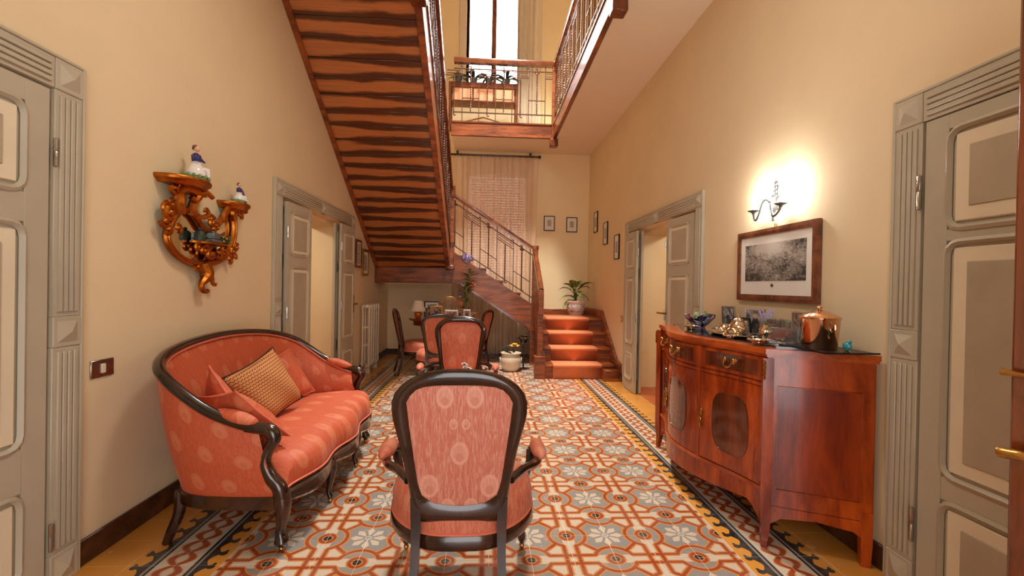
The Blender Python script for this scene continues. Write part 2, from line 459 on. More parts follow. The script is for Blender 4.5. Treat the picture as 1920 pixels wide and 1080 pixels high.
MT = {}
def mats():
    M = MT
    M['wall'] = plain('wall_plaster', srgb(227,205,166), .85, var=.035, scale=1.6, bump=.04)
    M['wall_white'] = plain('soffit_plaster', srgb(240,224,198), .85, var=.02, scale=1.5)
    M['cream_wall'] = plain('cream_plaster', srgb(236,216,176), .85, var=.02, scale=1.5)
    M['wall_far'] = plain('far_wall_plaster', srgb(243,224,182), .85, var=.03, scale=1.6, bump=.04)
    M['floor'] = floor_material()
    M['grout'] = plain('grout', srgb(226,216,200), .8)
    M['terracotta'] = plain('terracotta', srgb(196,104,60), .35, var=.12, scale=4)
    M['marble_dark'] = plain('dark_marble', srgb(74,44,28), .25, var=.5, scale=9)
    M['door_grey'] = plain('door_paint_grey', srgb(182,172,150), .45, var=.05, scale=5)
    M['door_cream'] = plain('door_paint_cream', srgb(226,212,184), .45, var=.05, scale=5)
    M['door_center'] = plain('door_paint_taupe', srgb(176,162,138), .45, var=.07, scale=7)
    M['wood_stair'] = wood('stair_chestnut', srgb(92,42,16), srgb(176,94,42), (2, 2, 14), .38, .12)
    M['wood_stair_x'] = wood('stair_chestnut_long', srgb(92,42,16), srgb(178,94,42), (2, 14, 14), .38, .12)
    M['wood_rail'] = wood('handrail_wood', srgb(84,38,18), srgb(140,74,38), (5, 5, 5), .22, .5)
    M['mahogany'] = wood('sideboard_veneer', srgb(112,34,8), srgb(196,84,24), (7, 7, 1.5), .2, .35)
    M['mahogany_dark'] = wood('sideboard_dark_inlay', srgb(64,26,12), srgb(126,58,26), (10, 10, 1.5), .1, .9)
    M['mahogany_mid'] = wood('sideboard_mid_veneer', srgb(104,32,10), srgb(160,62,20), (8, 8, 1.5), .2, .35)
    M['mahogany_top'] = wood('sideboard_top', srgb(136,48,14), srgb(204,96,34), (8, 1.5, 8), .2, .3)
    M['dark_wood'] = wood('ebonised_walnut', srgb(26,13,9), srgb(66,34,20), (6, 6, 6), .2, .6)
    M['table_wood'] = wood('table_wood', srgb(80,34,16), srgb(140,68,32), (2, 9, 9), .2, .5)
    M['iron'] = plain('wrought_iron', srgb(92,54,40), .35, .3, var=.2, scale=30)
    M['fab'] = fabric('peacock_damask', srgb(186,92,64), srgb(208,134,104), srgb(160,70,48))
    M['fab_big'] = fabric('peacock_damask_large', srgb(190,104,82), srgb(216,156,132), srgb(158,74,56), eyes=[(.052,.885,.92),(.022,.786,.45),(0,.675,1.0),(.109,.545,1.05),(.043,.46,.8)])
    M['fab_sofa'] = fabric('sofa_damask', srgb(192,82,46), srgb(210,124,88), srgb(166,60,30), (.18, .21), (.038, .054), .5)
    M['piping'] = plain('piping', srgb(216,112,84), .6)
    M['gilt'] = metal('old_gilt', srgb(206,120,44), .38, .55, 40, .3)
    M['brass'] = metal('brass', srgb(196,150,82), .28)
    M['silver'] = metal('silver', srgb(232,214,190), .12, .2)
    M['copper'] = metal('copper', srgb(234,182,144), .13, .12)
    M['steel'] = metal('steel', srgb(190,180,170), .3)
    M['pewter'] = plain('pewter', srgb(104,106,106), .4, .4, var=.15, scale=40)
    M['mirror'] = metal('mirror', srgb(230,226,214), .02, .02)
    M['porcelain'] = plain('porcelain', srgb(232,226,218), .15, coat=.4, var=.05)
    M['white'] = plain('white_paper', srgb(232,228,218), .6, var=.03)
    M['white_gloss'] = plain('white_enamel', srgb(222,208,184), .3, var=.04)
    M['black'] = plain('black', srgb(24,20,20), .35)
    M['blue'] = plain('cobalt', srgb(44,44,104), .25)
    M['skin'] = plain('porcelain_skin', srgb(222,176,148), .25)
    M['purple'] = plain('lavender', srgb(168,152,190), .7)
    M['green'] = plain('leaf_green', srgb(62,92,40), .45, var=.3, scale=20)
    M['green_dark'] = plain('leaf_dark', srgb(40,52,34), .5, var=.3, scale=20)
    M['green_pale'] = plain('leaf_pale', srgb(126,140,92), .5, var=.25, scale=20)
    M['yellow'] = plain('yellow_petal', srgb(236,190,78), .5)
    M['orange'] = plain('orange_glaze', srgb(206,98,28), .15, coat=.6)
    M['orange_petal'] = plain('orange_petal', srgb(224,118,84), .6)
    M['turq'] = plain('turquoise', srgb(44,150,160), .15, coat=.5)
    M['carpet'] = plain('orange_carpet', srgb(226,134,88), .9, var=.06, scale=120, bump=.1)
    M['lampshade'] = sheer('lampshade_cloth', srgb(252,244,228), .97)
    M['curtain'] = sheer('sheer_curtain', srgb(250,232,208), .86)
    M['curtain_up'] = sheer('upper_curtain', srgb(252,244,230), .93)
    M['blind'] = plain('blind_slat', srgb(232,178,142), .6)
    M['glass'] = glass('clear_glass')
    g = Gx('thin_glass', .03); tp = g.node('ShaderNodeBsdfTransparent'); mx = g.node('ShaderNodeMixShader'); fr = g.node('ShaderNodeFresnel'); fr.inputs[0].default_value = 1.6
    g.color(g.mix(g.noise(g.tc(), 8.0, 2), (.9, .92, .92, 1), (1, 1, 1, 1))); g.b.inputs['Metallic'].default_value = .9
    k = E(g, fr.outputs[0])*.8+.14; g.link(k.s, mx.inputs[0]); g.link(tp.outputs[0], mx.inputs[1]); g.link(g.b.outputs[0], mx.inputs[2]); g.link(mx.outputs[0], g.nt.nodes['Material Output'].inputs[0]); M['thin_glass'] = g.m
    M['gold_frame'] = metal('gold_frame', srgb(206,164,92), .35)
    M['jardin'] = plain('stand_panel', srgb(226,158,116), .5)
    M['soil'] = plain('soil', srgb(50,36,26), .9)
    M['dark_glass'] = plain('dark_glass_plate', srgb(40,42,48), .04, coat=1.0, var=.05, spec=.8)
    M['frame_brown'] = wood('frame_walnut', srgb(84,44,26), srgb(140,84,56), (9, 9, 9), .3, .3)
    M['bulb'] = None
    # candle bulbs give off light
    g = Gx('bulb'); g.b.inputs['Emission Color'].default_value = (1, .93, .82, 1); g.b.inputs['Emission Strength'].default_value = 40; M['bulb'] = g.m
    # dotted cushion
    g = Gx('dotted_weave', .8); u, v, _ = g.sep(g.tc('UV'))
    k = (v/.018).floor().op('MODULO', 2.0).abs()*.009
    du, dv = (u+k).wrap(.018), v.wrap(.018)
    f = hyp(du, dv) < .0052
    g.color(g.mix(f, srgb(206,138,80), srgb(88,46,24))); M['dotted'] = g.m
    # flame-figured soffit boards
    g = Gx('flame_board', .28, 0, .35); x, y, z = g.sep(g.tc())
    oi = g.node('ShaderNodeObjectInfo'); rnd = E(g, oi.outputs['Random'])
    n = g.noise(g.comb(x*1.7+rnd*31.0, y*7.0, rnd*17.0), 1.0, 4, .55)
    side = (rnd.op('MULTIPLY', 97.0).op('FRACT')-.5)*2.0
    w = E(g, n)*1.3 - .16 + side*x*.55
    dist = 1.0-((y*10.5).abs())
    fl = g.rng(dist-w, -.16, .16, smooth=True)
    gr = g.noise(g.comb(x*2.2+rnd*50.0, y*75.0, rnd*9.0), 1.0, 3, .6)
    c = g.mix(fl, srgb(88,46,26), srgb(194,120,68)); c = g.mix(g.rng(gr, .4, .75, 0.0, .4), c, srgb(70,32,16))
    g.color(c); g.bump(gr, .05, .003); M['flame'] = g.m
    # engraving print
    g = Gx('engraving', .5); gv = g.tc('Generated'); x, y, z = g.sep(gv)
    gv2 = g.comb(x*1.7, 0.0, z); n1 = g.noise(gv2, 4.0, 6, .7, .6); n2 = g.noise(gv2, 18.0, 4, .7, .8)
    y = x; cen = hyp((y-.5)*1.4, (z-.38)*1.6)
    dark = E(g, n1)*.55+E(g, n2)*.55+cen*-.05 + (z-.62).abs()*(y-.5).abs()*.7
    sky = E(g, g.rng(hyp((y-.45)*1.2, (z-.88)*1.6), .12, .5, .22, 0.0))
    c = g.mix(g.rng(dark-sky, .40, .66), srgb(206,198,186), srgb(62,58,54)); g.color(c); M['engraving'] = g.m
    g = Gx('photo_print', .3, coat=.3); oi = g.node('ShaderNodeObjectInfo'); gv = g.tc('Generated'); x, y, z = g.sep(gv)
    n = g.noise(g.comb(x*3.0+E(g, oi.outputs['Random'])*40.0, y*3.0, z*3.0), 1.2, 4, .6)
    fig = hyp((x-.5)*2.4, (z-.35)*1.5) < .5
    c = g.mix(g.rng(n, .4, .6), srgb(70,76,84), srgb(178,168,158)); c = g.mix(fig*.8, c, srgb(46,34,38))
    c = g.mix(hyp((x-.5)*2.4, (z-.72)*2.0) < .2, c, srgb(206,160,132)); g.color(c); M['photo'] = g.m
    # sepia landscape in the small frames
    g = Gx('small_print', .5); gv = g.tc('Generated'); x, y, z = g.sep(gv); n = g.noise(gv, 9.0, 5, .7)
    g.color(g.mix(g.rng(n, .4, .62), srgb(120,112,104), srgb(214,204,186))); M['small_print'] = g.m
    # painted majolica band
    g = Gx('majolica', .12, coat=.6); gv = g.tc(); x, y, z = g.sep(gv); n = g.noise(gv, 26.0, 2, .5, 2.5); n2 = g.noise(gv, 14.0, 2)
    band = ((z-.13).abs() < .07)
    c = g.mix(band.op('MULTIPLY', (E(g, n)-.5).abs() < .035), srgb(242,234,222), srgb(44,52,104))
    c = g.mix(band.op('MULTIPLY', E(g, n2) > .66), c, srgb(206,112,40)); g.color(c); M['majolica'] = g.m
    # murano bowl
    g = Gx('murano', .06, coat=1.0); gv = g.tc(); n = g.noise(gv, 14.0, 2, .5, 1.0); n2 = g.noise(gv, 30.0, 2)
    c = g.mix(g.rng(n, .44, .5), srgb(44,26,56), srgb(150,140,170)); c = g.mix(E(g, n2) > .62, c, srgb(226,222,230)); g.color(c); M['murano'] = g.m
    # dieffenbachia
    g = Gx('variegated_leaf', .4); n = g.noise(g.tc(), 30.0, 3, .6); g.color(g.mix(g.rng(n, .45, .6), srgb(66,96,38), srgb(176,178,104))); M['varleaf'] = g.m
    g = Gx('outdoor_wall', .9); g.color(srgb(236,178,138)); M['persiana'] = g.m
mats()
# ------------------------------------------------------------------ the shell
XL, XR, YF, YN = -1.78, 1.84, 8.2, -0.8         # hall walls
ZC, ZU, ZT = 3.69, 3.90, 7.1                    # hall ceiling, upper floor, upper ceiling
WT = .45
LD = (3.96, 5.86, 2.0)                          # left double door opening  y0,y1,z1
RD = (3.90, 5.72, 1.985)
def shell():
    b = MB()
    b.box(XL-WT, XL, YN, LD[0], 0, ZT).box(XL-WT, XL, LD[1], YF+.3, 0, ZT).box(XL-WT, XL, LD[0], LD[1], LD[2], ZT)
    struct(b.build('wall_left', MT['wall'], ang=None), 'warm beige plaster wall behind the sofa', 'wall')
    b = MB()
    b.box(XR, XR+WT, YN, RD[0], 0, ZT).box(XR, XR+WT, RD[1], YF+.3, 0, ZT).box(XR, XR+WT, RD[0], RD[1], RD[2], ZT)
    struct(b.build('wall_right', MT['wall'], ang=None), 'beige plaster wall with the lit sconce', 'wall')
    b = MB()   # far wall with a lower window and the tall stair window
    lw = (-.42, .72, 1.35, 3.3); uw = (-.45, .52, 4.75, 6.75)
    b.box(XL, lw[0], YF, YF+.3, 0, ZT).box(lw[1], XR, YF, YF+.3, 0, ZT)
    b.box(lw[0], lw[1], YF, YF+.3, 0, lw[2]).box(lw[0], lw[1], YF, YF+.3, lw[3], uw[2]).box(lw[0], lw[1], YF, YF+.3, uw[3], ZT)
    b.box(lw[0], uw[0], YF, YF+.3, uw[2], uw[3]).box(uw[1], lw[1], YF, YF+.3, uw[2], uw[3])
    struct(b.build('wall_far', MT['wall_far'], ang=None), 'pale yellow far wall behind the stairs', 'wall')
    b = MB()   # wall behind the camera with glazed entrance and an added upper opening for the fill light
    b.box(XL-WT, -.75, YN-.3, YN, 0, ZT).box(.85, XR+WT, YN-.3, YN, 0, ZT).box(-.75, .85, YN-.3, YN, 2.55, 4.6).box(-.75, .85, YN-.3, YN, 6.3, ZT)
    struct(b.build('wall_near', MT['wall'], ang=None), 'entrance wall with glazed doorway', 'wall')
    b = MB(); b.box(XL-WT, XR+WT, YN-.3, YF+.3, ZT, ZT+.2)
    struct(b.build('ceiling', MT['wall_white'], ang=None), 'pale ceiling over the stairwell', 'ceiling')
    # upper floor slab round the stair void: near part, right gallery, far landing
    b = MB()
    b.box(XL, XR, YN, 3.72, ZC, ZU-.02).box(1.085, XR, 3.72, YF, ZC, ZU-.02).box(-.62, 1.085, 7.39, YF, ZC, ZU-.02)
    struct(b.build('ceiling_gallery', MT['wall_white'], ang=None), 'cream underside of the upper gallery floor', 'ceiling')
    # side rooms seen through the double doors
    for sx, wx, y0, y1, nm, lab in ((-1, XL-WT, 2.9, 6.6, 'left', 'cream plaster walls of the room through the left doorway'), (1, XR+WT, 2.9, 6.6, 'right', 'cream plaster walls of the room through the right doorway')):
        b = MB(); x1 = wx+sx*2.2; t = sx*.1
        b.box(x1, x1+t, y0, y1, 0, 2.9).box(wx, x1, y0-.1, y0, 0, 2.9).box(wx, x1, y1, y1+.1, 0, 2.9).box(wx, x1, y0, y1, 2.8, 2.9)
        struct(b.build('wall_side_room_'+nm, MT['cream_wall'], ang=None), lab, 'wall')
        b = MB(); xa = XL if sx < 0 else XR
        b.box(xa, x1, y0, y1, -.06, 0)
        struct(b.build('floor_side_room_'+nm, MT['terracotta'], ang=None), 'smooth terracotta floor through the '+nm+' doorway', 'floor')
        # cream lining of the deep door reveal
        D = LD if sx < 0 else RD; b = MB()
        b.box(xa+sx*.115, xa+sx*(WT+.03), D[1], D[1]-.03, 0, D[2]).box(xa+sx*.115, xa+sx*(WT+.03), D[0]+.03, D[0], 0, D[2]).box(xa+sx*.115, xa+sx*(WT+.03), D[0], D[1], D[2]-.03, D[2])
        struct(b.build('trim_%d' % (1 if sx < 0 else 2), MT['cream_wall'], ang=None), 'cream lining of the '+nm+' double doorway', 'door lining')
    # dark marble baseboards
    def bb(name, x, sx, spans, lab):
        b = MB()
        for y0, y1 in spans: b.box(x, x+sx*.016, y0, y1, 0, .115, .004)
        struct(b.build(name, MT['marble_dark']), lab, 'baseboard')
    bb('baseboard_left', XL, 1, [(2.06, 3.80), (6.05, 8.2)], 'dark brown marble baseboard along the sofa wall')
    bb('baseboard_right', XR, -1, [(1.94, 3.72), (5.91, 6.0)], 'brown marble baseboard behind the sideboard')
    b = MB(); b.box(XL, .8, YF-.016, YF, 0, .1, .004)
    struct(b.build('baseboard_far', MT['marble_dark']), 'dark baseboard under the stairs', 'baseboard')
shell()

def floor():
    root = sroot('floor', 'patterned encaustic tile floor with grey flowers and a dark border', 'floor')
    b = MB(); b.box(XL-.02, XR, YN, YF+.05, -.08, -.0012)
    b.build('screed', MT['grout'], root, ang=None)
    cells = []
    i0, i1 = int(math.floor((XL-X0)/.2)), int(math.ceil((XR-X0)/.2))
    j0, j1 = int(math.floor((YN-Y0)/.2)), int(math.ceil((YF-Y0)/.2))
    for i in range(i0, i1):
        for j in range(j0, j1):
            cx, cy = X0+.2*i+.1, Y0+.2*j+.1
            cells.append((cx, cy))
    # the tiles that show largest are parts of their own
    def seen(c):
        d = Vector((c[0], c[1], -CAM_H)); f = Vector((math.sin(YAW), math.cos(YAW), -.0062))
        dep = d.dot(f)
        if dep < .3: return None
        x = d.dot(Vector((math.cos(YAW), -math.sin(YAW), 0)))/dep*F_PX; y = CAM_H/dep*F_PX
        return dep if abs(x) < 990 and y < 560 else None
    vis = sorted([c for c in cells if seen(c) and XL+.1 < c[0] < XR and c[1] < 6.1], key=seen)[:300]
    vs = set(vis)
    b = MB(); b.box(-.0994, .0994, -.0994, .0994, -.006, 0, .0012)
    me = b.mesh('floor_tile', MT['floor'], None)
    for c in vis:
        put('floor_tile', me, root, (c[0], c[1], R.uniform(-.0004, .0004)))
    b = MB()
    for c in cells:
        if c in vs: continue
        x0, x1 = max(c[0]-.0994, XL), min(c[0]+.0994, XR)
        if x1 > x0: b.box(x0, x1, c[1]-.0994, c[1]+.0994, -.006, 0, .0012)
    o = b.build('remaining_tiles', MT['floor'], root, ang=None); o['kind'] = 'stuff'
R = random.Random(11)
floor()

# ------------------------------------------------------------------ windows
def windows():
    root = sroot('window_1', 'tall bright stair window with a dark central mullion', 'window', (0, YF, 0))
    b = MB(); x0, x1, z0, z1 = -.45, .52, 4.75, 6.75
    b.box(x0, x0+.05, .04, .1, z0, z1, .004).box(x1-.05, x1, .04, .1, z0, z1, .004).box(x0, x1, .04, .1, z0, z0+.06, .004).box(x0, x1, .04, .1, z1-.06, z1, .004)
    b.build('window_frame', MT['wood_rail'], root)
    b = MB(); b.box(.0, .085, .03, .11, z0, z1, .006); b.build('mullion', MT['wood_rail'], root)
    b = MB(); b.box(x0-.13, x0-.005, -.03, .0, z0-.12, z1+.1, .006); b.build('casing', MT['white_gloss'], root)
    b = MB(); b.box(x1+.005, x1+.11, -.03, .0, z0-.12, z1+.1, .006); b.build('casing', MT['white_gloss'], root)
    b = MB(); b.box(x0-.13, x1+.11, -.06, .0, z0-.14, z0-.09, .006); b.build('window_sill', MT['white_gloss'], root)
    for a, c in ((x0+.05, 0.0), (.085, x1-.05)):
        b = MB(); b.box(a, c, .06, .064, z0+.06, z1-.06); b.build('pane', MT['glass'], root, ang=None)
    root = sroot('window_2', 'lower stair window with salmon roller blind slats behind the sheer curtain', 'window', (0, YF, 0))
    b = MB(); x0, x1, z0, z1 = -.42, .72, 1.35, 3.3
    for q in ((x0, x0+.06, z0, z1), (x1-.06, x1, z0, z1), (x0, x1, z0, z0+.06), (x0, x1, z1-.06, z1)): b.box(q[0], q[1], .03, .08, q[2], q[3], .004)
    b.build('window_frame', MT['white_gloss'], root)
    b = MB(); b.box(-.02, .02, -.0, .012, 0, .046, .004)
    n = 44; b = MB(); b.box(x0+.06, x1-.06, .09, .102, 0, .044, .004); me = b.mesh('blind_slat', MT['blind'])
    for k in range(n):
        z = z0+.06+k*.048
        if z < z1-.03: put('blind_slat', me, root, (0, 0, z))
windows()
# ------------------------------------------------------------------ doors
def rrect(x0, x1, z0, z1, c, n=3):
    """rectangle with clipped, slightly rounded corners (2-D)"""
    out = []
    for (cx, cz, a) in ((x1-c, z1-c, 0), (x0+c, z1-c, 90), (x0+c, z0+c, 180), (x1-c, z0+c, 270)):
        for k in range(n+1):
            t = math.radians(a+90*k/n); out.append((cx+c*math.cos(t), cz+c*math.sin(t)))
    return out
def leaf(parent, w, h, th, panels, loc, rot, hinges=(), back=True):
    """door leaf: local x 0..w along the leaf, y 0..th thickness (front face at y=0), z up"""
    b = MB(); b.box(0, w, .008, th, 0, h, .003)
    lf = b.build('leaf', MT['door_grey'], parent, loc, rot)
    s = .095 if w > .6 else .07
    # stiles and rails standing proud of the panels
    b = MB(); b.box(0, s, 0, .012, 0, h, .002).box(w-s, w, 0, .012, 0, h, .002)
    zs = [0]+[z for p in panels for z in p]+[h]
    for k in range(0, len(zs), 2): b.box(s, w-s, 0, .012, zs[k], zs[k+1], .002)
    b.build('stile_and_rail', MT['door_grey'], lf)
    for (z0, z1) in panels:
        rim = rrect(s+.005, w-s-.005, z0+.005, z1-.005, min(.05, w*.12))
        b = MB(); b.sweep([(x, -.001, z) for x, z in rim], [(-.011, -.004), (0, .011), (.013, .004), (.013, -.004)], (0, -1, 0), closed=True)
        b.build('moulding', MT['door_grey'], lf)
        i = .028 if w > .6 else .018
        b = MB(); b.box(s+i, w-s-i, -.002, .01, z0+i, z1-i, .006); p = b.build('panel', MT['door_cream'], lf)
        j = i+(.055 if w > .6 else .03)
        b = MB(); b.box(s+j, w-s-j, -.007, .004, z0+j, z1-j, .003); b.build('panel_centre', MT['door_center'], lf)
    for hz in hinges:
        b = MB(); b.lathe([(0, -.055), (.007, -.05), (.008, -.018), (.006, -.016), (.006, -.012), (.008, -.01), (.008, .05), (0, .056)], 8, (0, -.006, hz))
        b.build('hinge', MT['steel'], lf)
    return lf
def surround(parent, face, sx, y0, y1, w, top, blocks=True, mid=True):
    """fluted door surround on a wall: face = wall plane x, sx = direction into the hall"""
    X = lambda d: face+sx*d
    def fl_v(ya, yb, za, zb):
        b = MB(); b.box(X(0), X(.026), ya, yb, za, zb, .003)
        n = 4; g = (yb-ya-.03)/n
        for k in range(n):
            yc = ya+.015+g*(k+.5); b.box(X(.02), X(.035), yc-g*.41, yc+g*.41, za+.02, zb-.02, .003)
        b.build('fluted_jamb', MT['door_grey'], parent)
    def block(ya, yb, za, zb):
        b = MB(); b.box(X(0), X(.03), ya, yb, za, zb, .003)
        m = .018; yc, zc = (ya+yb)/2, (za+zb)/2
        vs = [(X(.03), ya+m, za+m), (X(.03), yb-m, za+m), (X(.03), yb-m, zb-m), (X(.03), ya+m, zb-m), (X(.050), yc, zc)]
        b.add(vs, [(0,1,4),(1,2,4),(2,3,4),(3,0,4),(0,1,2,3)])
        b.build('corner_block', MT['door_grey'], parent, ang=20)
    zt = top-w
    for (ya, yb) in ((y0, y0+w), (y1-w, y1)):
        block(ya, yb, 0, w*1.1); fl_v(ya, yb, w*1.1, .99); block(ya, yb, .99, .99+w); fl_v(ya, yb, .99+w, zt); block(ya, yb, zt, top)
    b = MB(); b.box(X(0), X(.026), y0+w, y1-w, zt, top, .003)
    spans = [(y0+w, (y0+y1)/2-w/2), ((y0+y1)/2+w/2, y1-w)] if mid else [(y0+w, y1-w)]
    for ya, yb in spans:
        g = (w-.03)/4
        for k in range(4):
            zc = zt+.015+g*(k+.5); b.box(X(.02), X(.035), ya+.02, yb-.02, zc-g*.41, zc+g*.41, .003)
    b.build('fluted_lintel', MT['door_grey'], parent)
    if mid: block((y0+y1)/2-w/2, (y0+y1)/2+w/2, zt, top)
    # outer edge bead
    b = MB(); b.box(X(0), X(.03), y0-.014, y0, 0, top+.014, .004).box(X(0), X(.03), y1, y1+.014, 0, top+.014, .004).box(X(0), X(.03), y0, y1, top, top+.014, .004)
    b.build('edge_bead', MT['door_grey'], parent)
def lever(parent, mb_mat, loc, d, out, plate=True):
    """lever handle: loc on the leaf, d = unit vector along the lever, out = unit vector away from leaf"""
    p, d, o = Vector(loc), Vector(d), Vector(out); b = MB()
    b.tube([p, p+o*.05], .009, 8)
    b.tube(cr([p+o*.05-d*.008, p+o*.052+d*.03, p+o*.05+d*.08, p+o*.046+d*.115], 4), [.01]*6+[.011]*4+[.012, .011, .007], 8)
    h = b.build('handle', mb_mat, parent)
    if plate:
        b = MB(); u = Vector((0, 0, 1)); w = d
        q = p+o*.003
        vs = [q+w*sx*.02+u*sz*.11+o*s2*.003 for s2 in (-1, 1) for sx, sz in ((-1,-1),(1,-1),(1,1),(-1,1))]
        b.add(vs, [(0,1,2,3),(4,5,6,7),(0,1,5,4),(1,2,6,5),(2,3,7,6),(3,0,4,7)]); b.build('backplate', mb_mat, h)
def doors():
    hp = [(.16, .40), (.58, 1.455), (1.55, 1.91)]
    # door_1 : left foreground, closed
    d = sroot('door_1', 'grey and cream panelled door at left edge with fluted surround', 'door', (0, 0, 0))
    surround(d, XL, 1, .84, 2.045, .125, 2.165, mid=False)
    leaf(d, .92, 2.03, .02, [(.10, .45), (.62, 1.485), (1.60, 1.945)], (XL+.021, .985, 0), (0, 0, PI/2), ())
    for hz in (.22, 1.78):
        b = MB(); b.lathe([(0, -.06), (.007, -.055), (.008, 0), (.006, .004), (.008, .008), (.008, .055), (0, .06)], 8, (XL+.034, 1.916, hz)); b.build('hinge', MT['steel'], d)
    # door_4 : right foreground, closed
    d = sroot('door_4', 'grey and cream panelled door at right edge beside the sideboard', 'door')
    surround(d, XR, -1, .72, 1.925, .125, 2.12, mid=False)
    leaf(d, .93, 1.99, .02, [(.10, .46), (.55, 1.485), (1.53, 1.93)], (XR-.021, 1.79, 0), (0, 0, -PI/2), ())
    for hz in (.30, 1.70):
        b = MB(); b.lathe([(0, -.075), (.008, -.07), (.009, 0), (.006, .004), (.009, .008), (.009, .07), (0, .075)], 8, (XR-.034, 1.80, hz)); b.build('hinge', MT['steel'], d)
    # door_2 : left double door, folding leaves
    d = sroot('door_2', 'left double doorway with folding grey panelled leaves left open', 'door')
    surround(d, XL, 1, 3.83, 6.03, .12, 2.125)
    pp = [(.12, .50), (.60, 1.42), (1.52, 1.90)]
    h = 1.965
    leaf(d, .50, h, .03, [(.14, .46), (.58, 1.40), (1.50, 1.88)], (XL+.05, 3.99, .005), (0, 0, PI/2-.03), (.3, 1.0, 1.7))
    leaf(d, .50, h, .03, [(.14, .46), (.58, 1.40), (1.50, 1.88)], (XL-.01, 3.97, .005), (0, 0, PI/2-.0), ())
    l = leaf(d, .50, h, .03, [(.14, .46), (.58, 1.40), (1.50, 1.88)], (XL+.062, 5.40, .005), (0, 0, PI/2-.02), (.3, 1.0, 1.7))
    leaf(d, .46, h, .03, [(.14, .46), (.58, 1.40), (1.50, 1.88)], (XL-.0, 5.37, .005), (0, 0, PI/2-.0), ())
    lever(l, MT['brass'], (.47, 0, 1.0), (-1, 0, 0), (0, -1, 0))
    # door_3 : right double door
    d = sroot('door_3', 'right double doorway with folding grey panelled leaves beyond the sideboard', 'door')
    surround(d, XR, -1, 3.75, 5.875, .12, 2.11)
    l = leaf(d, .52, h-.01, .03, [(.14, .46), (.58, 1.40), (1.50, 1.88)], (XR-.045, 4.45, .005), (0, 0, -PI/2+.07), (.3, 1.0, 1.7))
    leaf(d, .52, h-.01, .03, [(.14, .46), (.58, 1.40), (1.50, 1.88)], (XR+.02, 4.44, .005), (0, 0, -PI/2), ())
    lever(l, MT['brass'], (.03, 0, 1.02), (-1, 0, 0), (0, -1, 0), False)
    l = leaf(d, .42, h-.01, .03, [(.14, .46), (.58, 1.40), (1.50, 1.88)], (XR-.068, 5.72, .005), (0, 0, -PI/2), ())
    for hz in (.22, .9, 1.7):
        b = MB(); b.lathe([(0, -.05), (.009, -.045), (.01, 0), (.007, .003), (.01, .006), (.01, .045), (0, .05)], 8, (.425, .02, hz)); b.build('hinge', MT['steel'], l)
    leaf(d, .42, h-.01, .03, [(.14, .46), (.58, 1.40), (1.50, 1.88)], (XR-.01, 5.71, .005), (0, 0, -PI/2), ())
    # door_5 : dark wooden entrance door standing open at the right edge
    d = sroot('door_5', 'dark red-brown wooden door edge with brass levers at right border', 'door', (1.269, 1.02, 0))
    d.rotation_euler = (0, 0, math.radians(-62))
    b = MB(); b.box(0, .55, 0, .05, .01, 2.3, .004); lf = b.build('leaf', MT['mahogany_dark'], d)
    for z0, z1 in ((.15, .95), (1.05, 2.15)):
        b = MB(); b.sweep([(x, -.001, z) for x, z in rrect(.09, .47, z0, z1, .03)], [(-.012, -.004), (0, .01), (.014, .004), (.014, -.004)], (0, -1, 0), closed=True)
        b.build('moulding', MT['mahogany_dark'], lf)
    b = MB(); b.tube([(.035, -.0, .905), (.035, -.05, .905)], .009, 8)
    b.tube(cr([(.05, -.052, .905), (.03, -.054, .908), (.005, -.05, .905), (-.012, -.045, .903)], 4), [.012]*8+[.013]*3+[.012, .007], 10)
    b.build('handle', MT['brass'], lf)
    b = MB(); b.tube([(.03, 0, 1.09), (.03, -.03, 1.09)], .007, 8); b.tube([(.04, -.03, 1.09), (.01, -.031, 1.092), (-.012, -.03, 1.094)], [.006, .007, .009], 8)
    b.build('bolt_lever', MT['brass'], lf)
doors()
